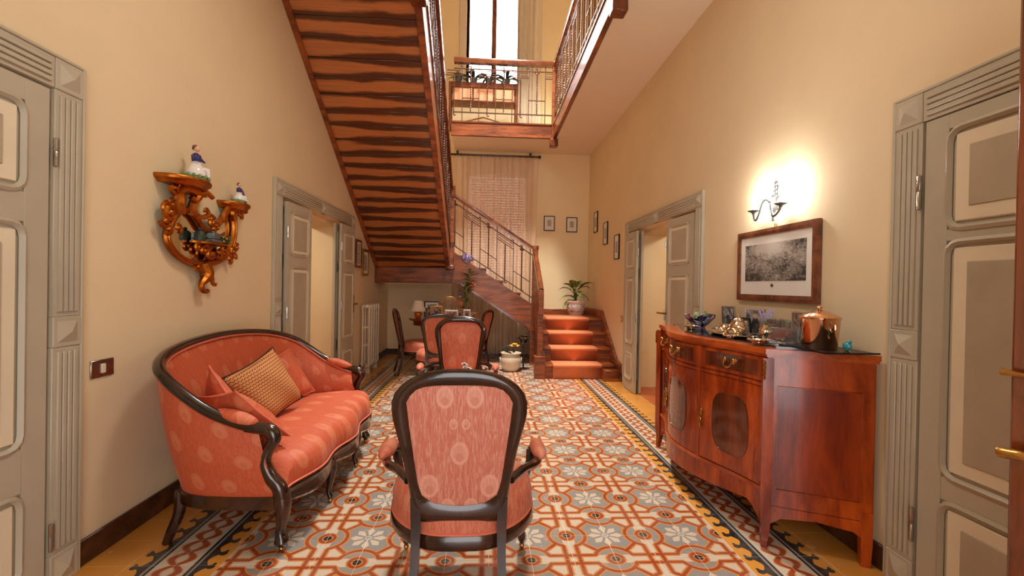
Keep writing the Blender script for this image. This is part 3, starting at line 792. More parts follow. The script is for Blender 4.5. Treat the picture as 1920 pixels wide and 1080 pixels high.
# ------------------------------------------------------------------ staircase
RIS, GO = .1935, .28
SX0, SX1 = .83, 1.80
def stairs():
    # lower flight: four wooden steps up to a quarter landing
    f = thing('stair_flight', 'short lower flight of wooden steps under the orange runner', 'stairs', (1.3, 6.16, 0))
    ox, oy = -1.3, -6.16
    for k in range(4):
        y = 6.16+GO*k; z = RIS*(k+1)
        b = MB(); b.box(SX0+ox, SX1+ox, y+oy, y+oy+.02, RIS*k, z-.03); b.build('riser', MT['wood_stair_x'], f)
        y1 = y+GO+.02 if k < 3 else YF-.02
        b = MB(); b.box((SX0-.02)+ox, SX1+ox, y+oy-.025, y1+oy, z-.032, z, .008); b.build('tread', MT['wood_stair_x'], f)
    b = MB(); b.box(SX0+ox, SX1+ox, .03, 2.0, 0, .12); b.build('step_base', MT['wood_stair_x'], f)
    b = MB()     # sloping skirting on the right wall
    poly = [(6.0, 0), (6.0, .24), (6.18, .27), (7.04, .90), (8.19, .90), (8.19, .60), (7.1, .5), (6.35, 0)]
    b.prism(poly, lambda y, z, a: (a, y+oy, z), SX1+ox, XR+ox-.002); b.build('wall_stringer', MT['wood_stair'], f, ang=20)
    b = MB(); b.box(1.60+ox, SX1+ox, 5.99+oy, 6.16+oy, 0, .15, .006); b.build('plinth_block', MT['wood_stair'], f)
    b = MB(); b.box(.83+ox, SX1+ox, YF-.035+oy, YF-.004+oy, .774, .86, .006); b.build('landing_skirting', MT['wood_stair_x'], f)
    b = MB()     # left string under the newel
    poly = [(6.16, 0), (6.16, .17), (7.02, .77), (7.25, .77), (7.25, 0)]
    b.prism(poly, lambda y, z, a: (a, y+oy, z), .775+ox, .829+ox); b.build('open_stringer', MT['wood_stair'], f, ang=20)
    # runner
    r = thing('stair_runner', 'orange carpet runner covering the four lower steps', 'carpet', (1.26, 6.16, 0))
    b = MB(); ox2, t = -1.26, .009; cx0, cx1 = .925, 1.60
    path = []
    for k in range(4):
        y = 6.16+GO*k; z = RIS*(k+1)
        path += [(y-t*.6, RIS*k+.004), (y-t*.6, z-.04), (y-.03-t*.7, z-.03), (y-.03-t*.6, z+t*.3), (y-.015, z+t)]
        if k < 3: path += [(y+GO-t, z+t)]
    path += [(7.55, RIS*4+t)]
    vs = []; fs = []
    for (y, z) in path:
        vs += [(cx0+ox2, y-6.16, z), (cx1+ox2, y-6.16, z)]
    n = len(path)
    for i in range(n-1): fs.append((2*i, 2*i+1, 2*i+3, 2*i+2))
    b.add(vs, fs); o = b.build('runner_cloth', MT['carpet'], r, ang=30)
    m = o.modifiers.new('thick', 'SOLIDIFY'); m.thickness = .006; m.offset = 0
    # newel at the foot
    p = thing('newel_post', 'wooden newel post on a broad square base at the foot of the stairs', 'newel post', (.74, 6.2, 0))
    b = MB(); b.box(-.072, .072, -.07, .07, 0, .30, .006).box(-.078, .078, -.076, .076, .285, .31, .005); b.build('base', MT['wood_stair'], p)
    b = MB(); b.box(-.038, .038, -.038, .038, .30, .90, .005); b.build('shaft', MT['wood_stair'], p)
    b = MB(); b.box(-.034, .04, -.05, .05, .88, 1.22, .006); b.build('cap_block', MT['wood_stair'], p)
    # sloping handrail between the two newels
    h = thing('stair_handrail', 'steep wooden handrail above the lower steps seen end on', 'handrail', (.745, 6.2, 0))
    b = MB(); b.sweep([(0, .0, 1.20), (0, .35, 1.44), (0, 1.02, 1.86)], [(-.032, -.05), (.032, -.05), (.036, .03), (.02, .05), (-.02, .05), (-.036, .03)], (0, -.55, .83))
    b.build('rail', MT['wood_rail'], h)
    b = MB(); b.prism([(.03, .32), (.03, 1.16), (.97, 1.79), (.97, .80)], lambda y, z, a: (a, y, z), -.012, .012); b.build('side_panel', MT['wood_stair'], h)
    # middle flight along the far wall
    f = thing('stair_flight', 'middle flight rising left along the far wall with deep wooden string', 'stairs', (.1, 7.25, 0))
    ox = -.1; sl = .64
    b = MB()
    poly = [(.80, .0), (.80, .93), (.74, .97), (-.60, 1.83), (-.60, 1.30), (-.43, 1.30), (.66, .60), (.70, .55), (.70, 0)]
    b.prism(poly, lambda x, z, a: (x+ox, a, z), -.025, .025); b.build('stringer', MT['wood_stair_x'], f, ang=20)
    b = MB(); b.prism([(-.43, 1.315), (.66, .615), (.66, .575), (-.43, 1.275)], lambda x, z, a: (x+ox, a, z), -.034, -.024)
    b.build('string_bead', MT['wood_rail'], f, ang=20)
    for k in range(5):
        x = .80-.28*k; z = RIS*4+RIS*(k+1)
        b = MB(); b.box(x-.30+ox, x+ox+.02, .025, .74, z-.035, z, .006); b.build('tread', MT['wood_stair_x'], f)
        b = MB(); b.box(x-.01+ox, x+.01+ox, .025, .74, z-RIS, z-.035); b.build('riser', MT['wood_stair'], f)
    # corner landing, left
    l = thing('stair_landing', 'wooden corner landing box beneath the upper flight', 'landing', (-1.1, 7.24, 0))
    ox = 1.1
    b = MB(); b.box(XL+.03+ox, -.455+ox, 0, .03, 1.30, 1.535, .004); b.build('fascia_board', MT['wood_stair_x'], l)
    b = MB(); b.box(XL+.003+ox, XL+.04+ox, -.012, .03, 1.30, 1.56, .004); b.build('end_batten', MT['wood_rail'], l)
    b = MB(); b.box(-.71+ox, -.665+ox, -.012, 0, 1.30, 1.50, .003); b.build('cover_batten', MT['wood_rail'], l)
    b = MB(); b.box(XL+.003+ox, -.43+ox, -.012, .0, 1.285, 1.303, .003); b.build('bottom_bead', MT['wood_rail'], l)
    b = MB(); b.box(XL+.003+ox, -.455+ox, .03, .78, 1.33, 1.36); b.build('underside_board', MT['wood_stair_x'], l)
    b = MB(); b.box(XL+.003+ox, -.58+ox, .0, .78, 1.70, 1.735); b.build('landing_floor', MT['wood_stair_x'], l)
    b = MB(); b.box(-.46+ox, -.39+ox, .03, .09, 0, 1.32, .004); b.build('support_post', MT['wood_stair'], l)
    # upper flight coming towards the camera
    f = thing('stair_flight', 'long upper flight of flame-figured boards seen from below', 'stairs', (-1.2, 7.24, 1.53))
    ya, za, yb, zb = 7.24, 1.535, 3.72, 3.82
    L = math.hypot(ya-yb, zb-za); ang = math.atan2(zb-za, ya-yb)
    n = 22; w = L/n
    b = MB(); b.box(-.535, .535, -w/2+.0015, w/2-.0015, 0, .022, .003); me = b.mesh('soffit_board', MT['flame'])
    for k in range(n):
        t = (k+.5)*w
        put('soffit_board', me, f, (-.005, -t*math.cos(ang), t*math.sin(ang)+R.uniform(-.002, .002)), (-ang, 0, 0))
    def string(name, xa, xb, low, high, mat):
        b = MB(); d = lambda t: (-t*math.cos(ang), t*math.sin(ang))
        p0, p1 = d(-.02), d(L+.05)
        poly = [(p0[0], p0[1]-low), (p1[0], p1[1]-low), (p1[0], p1[1]+high), (p0[0], p0[1]+high)]
        b.prism(poly, lambda y, z, a: (a, y, z), xa, xb); return b.build(name, mat, f, ang=20)
    string('wall_stringer', XL+1.2+.004, XL+1.2+.052, .03, .26, MT['wood_stair'])
    string('outer_stringer', .535, .60, .035, .30, MT['wood_stair'])
    string('string_cap', .525, .615, -.30, .325, MT['wood_rail'])
    for k in range(11):
        y = -.30*k; z = .2+.2*(k+1)
        b = MB(); b.box(-.528, .535, y-.33, y, z-.035, z, .005); b.build('tread', MT['wood_stair_x'], f)
    # newels of the upper flight
    p = thing('newel_post', 'turned-down newel post with square drop at the corner landing', 'newel post', (-.575, 7.19, 0))
    b = MB(); b.box(-.06, .05, -.05, .05, 1.51, 1.58, .01); b.build('drop_block', MT['wood_rail'], p)
    b = MB(); b.box(-.036, .036, -.036, .036, 1.56, 2.08, .006).box(-.03, .03, -.03, .03, 2.08, 2.70, .004); b.build('shaft', MT['wood_stair'], p)
    b = MB(); b.box(-.04, .045, -.045, .04, 2.66, 2.84, .008); b.build('cap_block', MT['wood_rail'], p)
    p = thing('newel_post', 'tall newel post between middle flight and orange lower steps', 'newel post', (.765, 7.25, 0))
    b = MB(); b.box(-.045, .045, -.045, .045, .55, 1.87, .006); b.build('shaft', MT['wood_stair'], p)
    b = MB(); b.box(-.052, .052, -.052, .052, 1.86, 1.925, .012); b.build('cap_block', MT['wood_rail'], p)
stairs()

# ------------------------------------------------------------------ railings
def rail_bits():
    d = {}
    b = MB()                                     # twisted bar, 1 m tall unit
    n = 56; P = [(0, 0, i/n) for i in range(n+1)]
    b.tube(P, .011, 4, twist=.55); d['twist'] = b.mesh('twisted_bar', MT['iron'], None)
    b = MB(); b.tube([(0,0,0), (0,0,1)], .009, 4); d['bar'] = b.mesh('bar', MT['iron'], 30)
    return d
RB = rail_bits()
def railing(root, A, B, slope, h=.93, step=.135, phase=0, hand=True, handw=.035, hcap=.06, low=.10):
    """iron railing from A to B (points at the string top). Everything hangs off root (Empty at A)."""
    A, B = Vector(A), Vector(B); D = B-A; run = math.hypot(D.x, D.y); H = Vector((D.x/run, D.y/run, 0)); sl = D.z/run
    rz = math.atan2(H.y, H.x)
    Pt = lambda u, v: Vector((H.x*u, H.y*u, sl*u+v))
    if hand:
        b = MB(); up = Vector((-H.x*sl, -H.y*sl, 1)).normalized()
        b.sweep([Pt(0, h), Pt(run, h)], [(-handw, -hcap), (handw, -hcap), (handw*1.15, -hcap*.35), (handw*1.0, 0), (-handw*1.0, 0), (-handw*1.15, -hcap*.35)], up)
        b.build('handrail', MT['wood_rail'], root)
    top = h-hcap-.085; bot = low
    for v, r in ((top, .011), (bot, .012)):
        b = MB(); b.tube([Pt(0, v), Pt(run, v)], r, 4); b.build('iron_rail', MT['iron'], root)
    n = int(run/step)
    off = (run-n*step)/2
    def bar(kind, u, v0, v1):
        p = Pt(u, v0); o = put('twisted_bar' if kind == 'twist' else 'bar', RB[kind], root, p, (0, 0, rz)); o.scale = (1, 1, v1-v0); return o
    def curl(u, v, sgn, r=.016, up=True):
        c = Pt(u, v)+H*(sgn*r)
        b = MB(); b.tube(spiral((0,0,0), r, 1.35, H*(-sgn), Vector((0, 0, -1 if up else 1)), 14, 0, .2), .006, 5); b.build('scroll', MT['iron'], root, c)
    def hook(u, v, sgn, down):
        c = Pt(u, v)+H*(sgn*.014); s = -1 if down else 1
        b = MB(); b.tube([H*(-sgn*.014*math.cos(a))+Vector((0,0,s*.014*math.sin(a))) for a in [PI*k/8 for k in range(9)]], .0085, 5); b.build('hook', MT['iron'], root, c)
    sub = top-.11; mid = bot+.23
    for k in range(n+1):
        u = off+k*step; m = (k+phase) % 4
        if m == 0:
            bar('twist', u, bot+.01, top+.03); hook(u, bot+.01, 1, True); hook(u, top+.03, -1, False)
            curl(u+.006, top-.02, 1); curl(u-.006, top-.02, -1)
            u0, u1 = max(0, u-step), min(run, u+step)
            b = MB(); b.tube([Pt(u0, mid), Pt(u1, mid)], .009, 4); b.build('iron_rail', MT['iron'], root)
        elif m == 1: bar('bar', u, .0, h-hcap)
        elif m == 2:
            bar('twist', u, bot-.04, sub); hook(u, bot-.04, 1, True)
            u0, u1 = u-step, min(run, u+step)
            b = MB(); b.tube([Pt(u0, sub), Pt(u1, sub)], .009, 4)
            b.tube([Pt(u0+.02, top-.03), Pt(u1-.02, top-.03), Pt(u1-.02, sub+.035), Pt(u0+.02, sub+.035)], .007, 4, closed=True); b.build('panel_loop', MT['iron'], root)
        else: bar('bar', u, .0, top+.03); hook(u, top+.03, -1, False)
def railings():
    r = thing('stair_railing', 'wrought iron railing with wooden handrail descending across the curtained window', 'railing', (-.575, 7.25, 1.815))
    railing(r, (-.575, 7.25, 1.815), (.725, 7.25, .98), 0, h=.93, phase=0, low=.10)
    r = thing('stair_railing', 'iron railing of the upper flight seen almost edge on', 'railing', (-.60, 7.16, 1.90))
    railing(r, (-.60, 7.16, 1.90), (-.60, 3.76, 4.12), 0, h=.93, phase=1)
    r = thing('gallery_railing', 'iron railing of the upper landing before the bright window', 'railing', (-.60, 7.36, 3.93))
    railing(r, (-.60, 7.36, 3.93), (1.03, 7.36, 3.93), 0, h=1.01, phase=2, hcap=.08, low=.14, handw=.04)
    r = thing('gallery_railing', 'long iron railing of the right upper gallery running towards the viewer', 'railing', (1.055, 7.34, 3.93))
    railing(r, (1.055, 7.34, 3.93), (1.055, 3.75, 3.93), 0, h=1.01, phase=2, hcap=.08, low=.14, handw=.04)
    # fascia beams round the void, with newels and drops
    t = thing('gallery_beam', 'wooden fascia beam under the landing railing', 'beam', (.22, 7.37, ZC))
    b = MB(); b.box(-.85, .79, -.03, .02, 0, .20, .004); b.build('fascia_board', MT['wood_stair_x'], t)
    b = MB(); b.box(-.85, .79, -.042, .03, .20, .235, .008); b.build('cap_moulding', MT['wood_rail'], t)
    t = thing('gallery_beam', 'long glossy wooden fascia beam along the right gallery', 'beam', (1.06, 5.5, ZC))
    b = MB(); b.box(-.03, .02, -1.78, 1.86, 0, .20, .004); b.build('fascia_board', MT['wood_stair'], t)
    b = MB(); b.box(-.042, .03, -1.78, 1.86, .20, .235, .008); b.build('cap_moulding', MT['wood_rail'], t)
    t = thing('gallery_beam', 'wooden fascia beam at the near edge of the stair opening', 'beam', (.22, 3.72, ZC))
    b = MB(); b.box(-.80, .80, -.02, .03, 0, .20, .004); b.build('fascia_board', MT['wood_stair_x'], t)
    for (x, y, z0, z1, lab) in ((1.045, 7.36, 3.555, 4.93, 'corner newel of the upper gallery with square wooden drop'),
                            (1.05, 3.71, 3.545, 4.95, 'near gallery newel with square drop at the top edge'),
                            (-.60, 3.70, 3.55, 4.95, 'newel drop at the head of the upper flight')):
        p = thing('newel_post', lab, 'newel post', (x, y, 0))
        b = MB(); b.box(-.065, .065, -.065, .065, z0, z0+.125, .012); b.build('drop_block', MT['wood_rail'], p)
        b = MB(); b.box(-.038, .038, -.038, .038, z0+.12, z1, .005); b.build('shaft', MT['wood_stair'], p)
railings()
# ------------------------------------------------------------------ chairs
OUT = [(.985,0),(.984,.05),(.978,.10),(.962,.155),(.938,.197),(.905,.226),(.870,.238),(.828,.236),(.777,.224),(.71,.207),(.65,.196),(.58,.184),(.504,.173),(.452,.166),(.445,.15),(.445,0)]
INN = [(.932,0),(.931,.08),(.925,.135),(.911,.17),(.873,.194),(.80,.187),(.725,.177),(.651,.167),(.578,.156),(.541,.143),(.513,.105),(.503,.05),(.50,0)]
OUT = [(.985-(.985-z)*1.085, h) for z, h in OUT]; INN = [(.974-(.974-z)*1.075, h*.955) for z, h in INN]
def loop_at(tab, c, n):
    """resample a mirrored half-outline (z, halfwidth) by angle about (0,c)"""
    pts = [(h, z) for z, h in tab]; pts = pts + [(-x, z) for x, z in reversed(pts)]
    # dense polyline
    dense = []
    for (a, b), (p, q) in zip(pts, pts[1:]+pts[:1]):
        for k in range(12): dense.append((lerp(a, p, k/12), lerp(b, q, k/12)))
    dense = sorted((math.atan2(x, z-c), x, z) for x, z in dense)
    out = []
    for i in range(n):
        a = -PI+2*PI*(i+.5)/n
        lo = max([d for d in dense if d[0] <= a], default=dense[-1], key=lambda d: d[0]); hi = min([d for d in dense if d[0] >= a], default=dense[0], key=lambda d: d[0])
        t = 0 if abs(hi[0]-lo[0]) < 1e-9 or abs(hi[0]-lo[0]) > 3 else (a-lo[0])/(hi[0]-lo[0])
        out.append((lerp(lo[1], hi[1], t), lerp(lo[2], hi[2], t)))
    return out
def make_chair(name, label, group, arms, big=False, sc=1.0):
    t = thing(name, label, 'chair', group=group)
    dark = MT['dark_wood']; fab = MT['fab_big'] if big else MT['fab']
    by = lambda z: -.25-(z-.40)*.20              # raked back plane
    n = 56; O = loop_at(OUT, .70, n); I = loop_at(INN, .70, n)
    b = MB()
    prof = [(0, -.010), (.18, -.020), (.5, -.024), (.82, -.018), (1, -.010), (1, .010), (.82, .019), (.5, .026), (.18, .020), (0, .010)]
    def ringp(u, v):
        i = int(round(u*n)) % n; k = int(round(v*len(prof))) % len(prof); w, d = prof[k]
        x, z = lerp(O[i][0], I[i][0], w), lerp(O[i][1], I[i][1], w)
        return (x, by(z)+d, z)
    b.grid(ringp, n, len(prof), True, True); b.build('back_frame', dark, t)
    for side, nm, bulge, y0 in ((1, 'back_pad', .030, .006), (-1, 'back_panel', .006, -.008)):
        b = MB(); m = 7
        vs = [(0, by(.71)+y0+side*bulge, .71)]; fs = []
        for j in range(1, m+1):
            r = j/m*1.0
            for (x, z) in I:
                xx, zz = x*r, .71+(z-.71)*r
                vs.append((xx, by(zz)+y0+side*bulge*(1-r**3), zz))
        for i in range(n): fs.append((0, 1+i, 1+(i+1)%n))
        for j in range(m-1):
            for i in range(n): fs.append((1+j*n+i, 1+j*n+(i+1)%n, 1+(j+1)*n+(i+1)%n, 1+(j+1)*n+i))
        b.add(vs, fs, [(p[0]+(0 if big else .1), p[2]-(0 if big else .055)) for p in vs]); b.build(nm, fab, t)
    b = MB(); b.tube([(x*.965, by(z)+.016, .71+(z-.71)*.97) for x, z in I], .0055, 6, closed=True); b.build('piping', MT['piping'], t)
    # seat
    def plan(a):
        c, s = math.cos(a), math.sin(a)
        x = .295*math.copysign(abs(c)**.62, c); y = .27*math.copysign(abs(s)**.7, s)
        x *= 1.0 if y > 0 else lerp(1, .72, (-y/.27)**1.5)
        return x, y
    def seatp(u, v):
        a = 2*PI*u
        x, y = plan(a)
        prof2 = [(.05, .505), (.35, .502), (.65, .492), (.86, .472), (.97, .445), (1.0, .41), (1.0, .35)]
        k = int(round(v*6)); r, z = prof2[k]
        return (x*r, y*r, z)
    b = MB(uvf=lambda p: (p.x+.1, p.y*.7+p.z)); fab = MT['fab']; b.grid(seatp, 44, 6, True, False)
    b.ball((0, 0, .49), (.03, .03, .016), 12, 6); b.build('seat', fab, t)
    b = MB(); b.tube([(plan(2*PI*k/44)[0], plan(2*PI*k/44)[1], .355) for k in range(44)], .0055, 6, closed=True); b.build('seat_piping', MT['piping'], t)
    b = MB(); b.sweep([(plan(2*PI*k/44)[0], plan(2*PI*k/44)[1], .325) for k in range(44)], [(-.045, -.03), (.002, -.03), (.010, -.018), (.006, .022), (0, .028), (-.045, .028)], (0, 0, 1), closed=True)
    b.build('seat_rail', dark, t)
    for s in (-1, 1):
        # rear sabre leg continuing the stile
        P = cr([(s*.158, by(.50), .50), (s*.157, -.262, .38), (s*.158, -.27, .28), (s*.165, -.295, .14), (s*.172, -.335, .0)], 5)
        b = MB(); b.tube(P, [lerp(.027, .0175, k/(len(P)-1)) for k in range(len(P))], 4, hint=(1, 0, 0)); b.build('rear_leg', dark, t)
        # front leg
        P = cr([(s*.262, .215, .37), (s*.272, .235, .31), (s*.278, .248, .24), (s*.272, .238, .13), (s*.276, .245, .07), (s*.278, .25, .03)], 5)
        rr = [interp([(0,.03),(.2,.032),(.4,.026),(.7,.016),(.85,.022),(1,.012)], k/(len(P)-1)) for k in range(len(P))]
        b = MB(); b.tube(P, rr, 10); l = b.build('front_leg', dark, t)
        b = MB(); b.ball((s*.278, .25, .015), (.013, .015, .015), 10, 6); b.build('caster', MT['brass'], l)
        if arms:
            P = cr([(s*.188, by(.56)+.01, .56), (s*.24, -.20, .57), (s*.30, -.10, .555), (s*.322, .02, .55), (s*.315, .115, .545), (s*.308, .14, .52), (s*.298, .115, .49), (s*.285, .10, .45), (s*.275, .13, .40), (s*.27, .18, .35)], 5)
            rr = [interp([(0,.016),(.3,.018),(.5,.02),(.58,.026),(.7,.018),(1,.02)], k/(len(P)-1)) for k in range(len(P))]
            b = MB(); b.tube(P, rr, 8); a = b.build('arm', dark, t)
            b = MB(uvf=lambda p: (p.y, p.x)); b.M = Matrix.Translation((s*.318, -.0, .578)) @ Matrix.Rotation(s*.06, 4, 'Z')
            b.ball((0, 0, 0), (.032, .105, .03), 14, 10); b.build('arm_pad', fab, a)
    return t
def chairs():
    a = make_chair('armchair', 'dark-framed armchair with peacock-feather fabric, back turned to the viewer', 'salmon armchairs', True, True)
    a.location = (-.088, 1.93, 0)
    b = make_chair('armchair', 'salmon armchair facing the viewer beyond the nearest armchair', 'salmon armchairs', True)
    b.location = (-.235, 3.83, 0); b.rotation_euler = (0, 0, PI)
    c = make_chair('dining_chair', 'salmon armless chair with its back turned behind the facing armchair', 'chairs at the photo table', False)
    c.location = (-.60, 5.75, 0); c.rotation_euler = (0, 0, .12); c.scale = (.95, .95, .94)
    copy_thing(c, (-.97, 6.55, 0), -PI/2+.35, 'dark side chair left of the table by the white lamp', 'chairs at the photo table')
    copy_thing(c, (-.29, 6.70, 0), PI/2-.35, 'side chair right of the table beside the white flowerpot', 'chairs at the photo table')
chairs()

# ------------------------------------------------------------------ sofa
def sofa():
    base = Vector((-1.3, 2.92, 0))
    t = thing('sofa', 'dark-framed serpentine sofa in orange peacock damask against the left wall', 'sofa', base)
    dark, fab = MT['dark_wood'], MT['fab_sofa']
    yc = 2.915
    # half top curve: (x, |u|, z) from arm front to back centre
    H = [(-1.06,.735,.57),(-1.16,.745,.60),(-1.28,.755,.655),(-1.40,.752,.735),(-1.50,.725,.805),(-1.575,.655,.848),(-1.63,.53,.88),(-1.66,.36,.902),(-1.672,.18,.915),(-1.675,0,.92)]
    top = cr([(x, yc-u, z) for x, u, z in H]+[(x, yc+u, z) for x, u, z in reversed(H[:-1])], 6)
    S = [(-.985,.68),(-1.08,.68),(-1.20,.67),(-1.31,.66),(-1.40,.625),(-1.46,.55),(-1.50,.44),(-1.515,.30),(-1.52,.15),(-1.522,0)]
    low = cr([(x, yc-u, .40) for x, u in S]+[(x, yc+u, .40) for x, u in reversed(S[:-1])], 6)
    B = [(-.965,.735),(-1.10,.735),(-1.22,.73),(-1.33,.715),(-1.42,.675),(-1.48,.60),(-1.525,.48),(-1.55,.33),(-1.56,.16),(-1.562,0)]
    bot = cr([(x, yc-u, .255) for x, u in B]+[(x, yc+u, .255) for x, u in reversed(B[:-1])], 6)
    n = len(top); cen = Vector((-1.15, yc, 0))
    arc = [0]
    for i in range(1, n): arc.append(arc[-1]+(top[i]-top[i-1]).length)
    m = 10
    def inner(u, v):
        i = int(round(u*(n-1))); p = low[i].lerp(top[i], v); d = (cen-Vector((p.x, p.y, 0))).normalized()
        bl = .045*math.sin(PI*min(1, v*1.02))**.7
        q = p+d*(bl+.012)
        return q-base
    b = MB(); b.grid(inner, n-1, m, uvfn=lambda u, v: (arc[int(round(u*(n-1)))], v*.52)); b.build('back_pad', fab, t)
    def outer(u, v):
        i = int(round(u*(n-1))); p = bot[i].lerp(top[i], v); d = (cen-Vector((p.x, p.y, 0))).normalized()
        return p-d*(.012+.02*math.sin(PI*v))-base
    b = MB(); b.grid(outer, n-1, m, uvfn=lambda u, v: (arc[int(round(u*(n-1)))], v*.6)); b.build('back_shell', fab, t)
    b = MB(); b.tube([p-base+V(0,0,.012) for p in top], .028, 10, flat=.9, hint=(0,0,1)); b.build('back_rail', dark, t)
    b = MB(); b.tube([p-base+(cen-V(p.x,p.y,0)).normalized()*.03 for p in top], .006, 6); b.build('piping', MT['piping'], t)
    # lower frame: follows the shell, then the serpentine front
    fx = lambda u: -.925+.075*math.cos(u/.74*PI/2)**1.0+.018*math.cos(u/.74*PI*3)
    front = [(fx(max(-.72, min(.72, -.745+1.49*k/40))), yc-.745+1.49*k/40) for k in range(41)]
    loop = [(p.x, p.y) for p in bot]+list(reversed(front))
    zf = lambda x, y: .25
    b = MB(); b.sweep([V(x, y, .235)-base for x, y in [(p.x, p.y) for p in bot]], [(-.022,-.03),(.02,-.03),(.02,.03),(-.022,.03)], (0,0,1))
    b.build('back_base_rail', dark, t)
    b = MB()
    vs = []; fs = []; nn = len(front)
    for k, (x, y) in enumerate(front):
        u = y-yc; sc = .035*abs(math.cos(u/.74*PI*1.5))**1.0
        zl = .195+.035*(1-abs(math.cos(u/.74*PI*1.5)))
        for (dx, z) in ((-.04, .30), (.006, .305), (.016, .285), (.008, .26), (.018, zl+.015), (.006, zl), (-.04, zl)): vs.append(V(x+dx, y, z)-base)
    for k in range(nn-1):
        for j in range(7): fs.append((k*7+j, k*7+(j+1)%7, (k+1)*7+(j+1)%7, (k+1)*7+j))
    fs += [tuple(range(7)), tuple((nn-1)*7+j for j in range(7))]
    b.add(vs, fs); b.build('front_rail', dark, t)
    # seat: from the back curve to the serpentine front, rolled edge
    lowpts = low
    def seat(u, v):
        y = lerp(yc-.75, yc+.75, u); uu = y-yc
        # back x at this y
        bx = -1.50+.45*max(0, (abs(uu)-.40)/.33)**2.2; bx = min(bx, -1.02)
        f = fx(max(-.72, min(.72, uu)))
        edge = max(0, (abs(uu)-.70)/.05)
        prof2 = [(0,.41),(.25,.44),(.5,.452),(.72,.45),(.86,.442),(.94,.425),(.985,.395),(1.0,.35),(.99,.30)]
        k = int(round(v*8)); w, z = prof2[k]
        z2 = z if k > 5 else z+.012*math.cos(uu/.7*PI/2)-.02*(abs(uu)/.7)**4
        z2 -= edge*max(0, z2-.30)
        return V(lerp(bx, f+.012, w), y*(1 if abs(uu) < .71 else 1), z2)-base
    b = MB(uvf=lambda p: (p.y, p.x*1.0+p.z*.8)); b.grid(seat, 40, 8); b.build('seat', fab, t)
    b = MB(); b.tube([V(x+.016, y, .307)-base for x, y in front], .0055, 6); b.build('seat_piping', MT['piping'], t)
    # arms, pads and legs
    for s in (-1, 1):
        tip = V(-1.06, yc+s*.735, .585)
        P = cr([tip+V(-.06,0,.0), tip+V(.0,0,.0), tip+V(.05,s*.002,-.012), tip+V(.072,s*.004,-.05), tip+V(.045,s*.004,-.10), tip+V(.03,s*.006,-.16), tip+V(.06,s*.008,-.23), tip+V(.10,s*.01,-.275), tip+V(.115,s*.006,-.33), tip+V(.105,0,-.37)], 5)
        rr = [interp([(0,.026),(.12,.03),(.28,.034),(.42,.026),(.62,.03),(.8,.036),(1,.034)], k/(len(P)-1)) for k in range(len(P))]
        b = MB(); b.tube([p-base for p in P], rr, 10); a = b.build('arm_post', dark, t)
        b = MB(uvf=lambda p: (p.x, p.y)); b.M = Matrix.Translation(V(-1.165, yc+s*.735, .635)-base) @ Matrix.Rotation(.28, 4, 'Y')
        b.ball((0,0,0), (.105, .042, .03), 16, 10); b.build('arm_pad', fab, a)
        # cabriole front leg
        x, y = -.955, yc+s*.735
        P = cr([(x, y, .30), (x+.012, y+s*.006, .22), (x+.004, y, .14), (x-.002, y, .09), (x+.006, y+s*.004, .05), (x+.004, y, .025)], 5)
        rr = [interp([(0,.04),(.2,.038),(.5,.022),(.65,.024),(.8,.034),(1,.014)], k/(len(P)-1)) for k in range(len(P))]
        b = MB(); b.tube([p-base for p in P], rr, 10); l = b.build('leg', dark, t)
        b = MB(); b.ball(V(x+.004, y, .014)-base, .014, 10, 6); b.build('caster', MT['brass'], l)
        # raking back leg
        P = cr([(-1.47, yc+s*.64, .25), (-1.475, yc+s*.645, .15), (-1.505, yc+s*.655, .06), (-1.525, yc+s*.66, .0)], 4)
        b = MB(); b.tube([p-base for p in P], [lerp(.03, .02, k/(len(P)-1)) for k in range(len(P))], 8); b.build('leg', dark, t)
        # inner front legs
        y = yc+s*.255; x = fx(s*.255)-.02
        P = cr([(x, y, .27), (x+.016, y, .20), (x+.008, y, .12), (x, y, .07), (x+.012, y, .03)], 5)
        rr = [interp([(0,.034),(.25,.03),(.6,.017),(.8,.015),(1,.016)], k/(len(P)-1)) for k in range(len(P))]
        b = MB(); b.tube([p-base for p in P], rr, 10); l = b.build('leg', dark, t)
        b = MB(); b.ball(V(x+.012, y, .014)-base, .014, 10, 6); b.build('caster', MT['brass'], l)
sofa()

def pillow(label, mat, size, thick, loc, rot, group=None, pip='piping'):
    t = thing('cushion', label, 'cushion', loc, group=group); t.rotation_euler = rot
    w, h = size
    b = MB(uvf=lambda p: (p.x, p.z))
    for s in (-1, 1):
        def f(u, v):
            a, c = u*2-1, v*2-1
            pin = 1-.10*(1-abs(a)**2)*abs(c)**3; pin2 = 1-.10*(1-abs(c)**2)*abs(a)**3
            d = thick*(max(0, 1-abs(a)**2.6)*max(0, 1-abs(c)**2.6))**.55
            d *= 1+.10*math.sin(a*5+c*3)
            return (a*w/2*pin2, s*d, c*h/2*pin)
        b.grid(f, 16, 16)
    b.build('cover', mat, t, ang=60)
    P = []
    for k in range(64):
        q = k/16; e = q % 1*2-1
        a, c = [(e, -1), (1, e), (-e, 1), (-1, -e)][int(q) % 4]
        pin = 1-.10*(1-abs(a)**2)*abs(c)**3; pin2 = 1-.10*(1-abs(c)**2)*abs(a)**3
        P.append((a*w/2*pin2, 0, c*h/2*pin))
    b = MB(); b.tube(P, .005, 6, closed=True); b.build('piping', MT[pip], t)
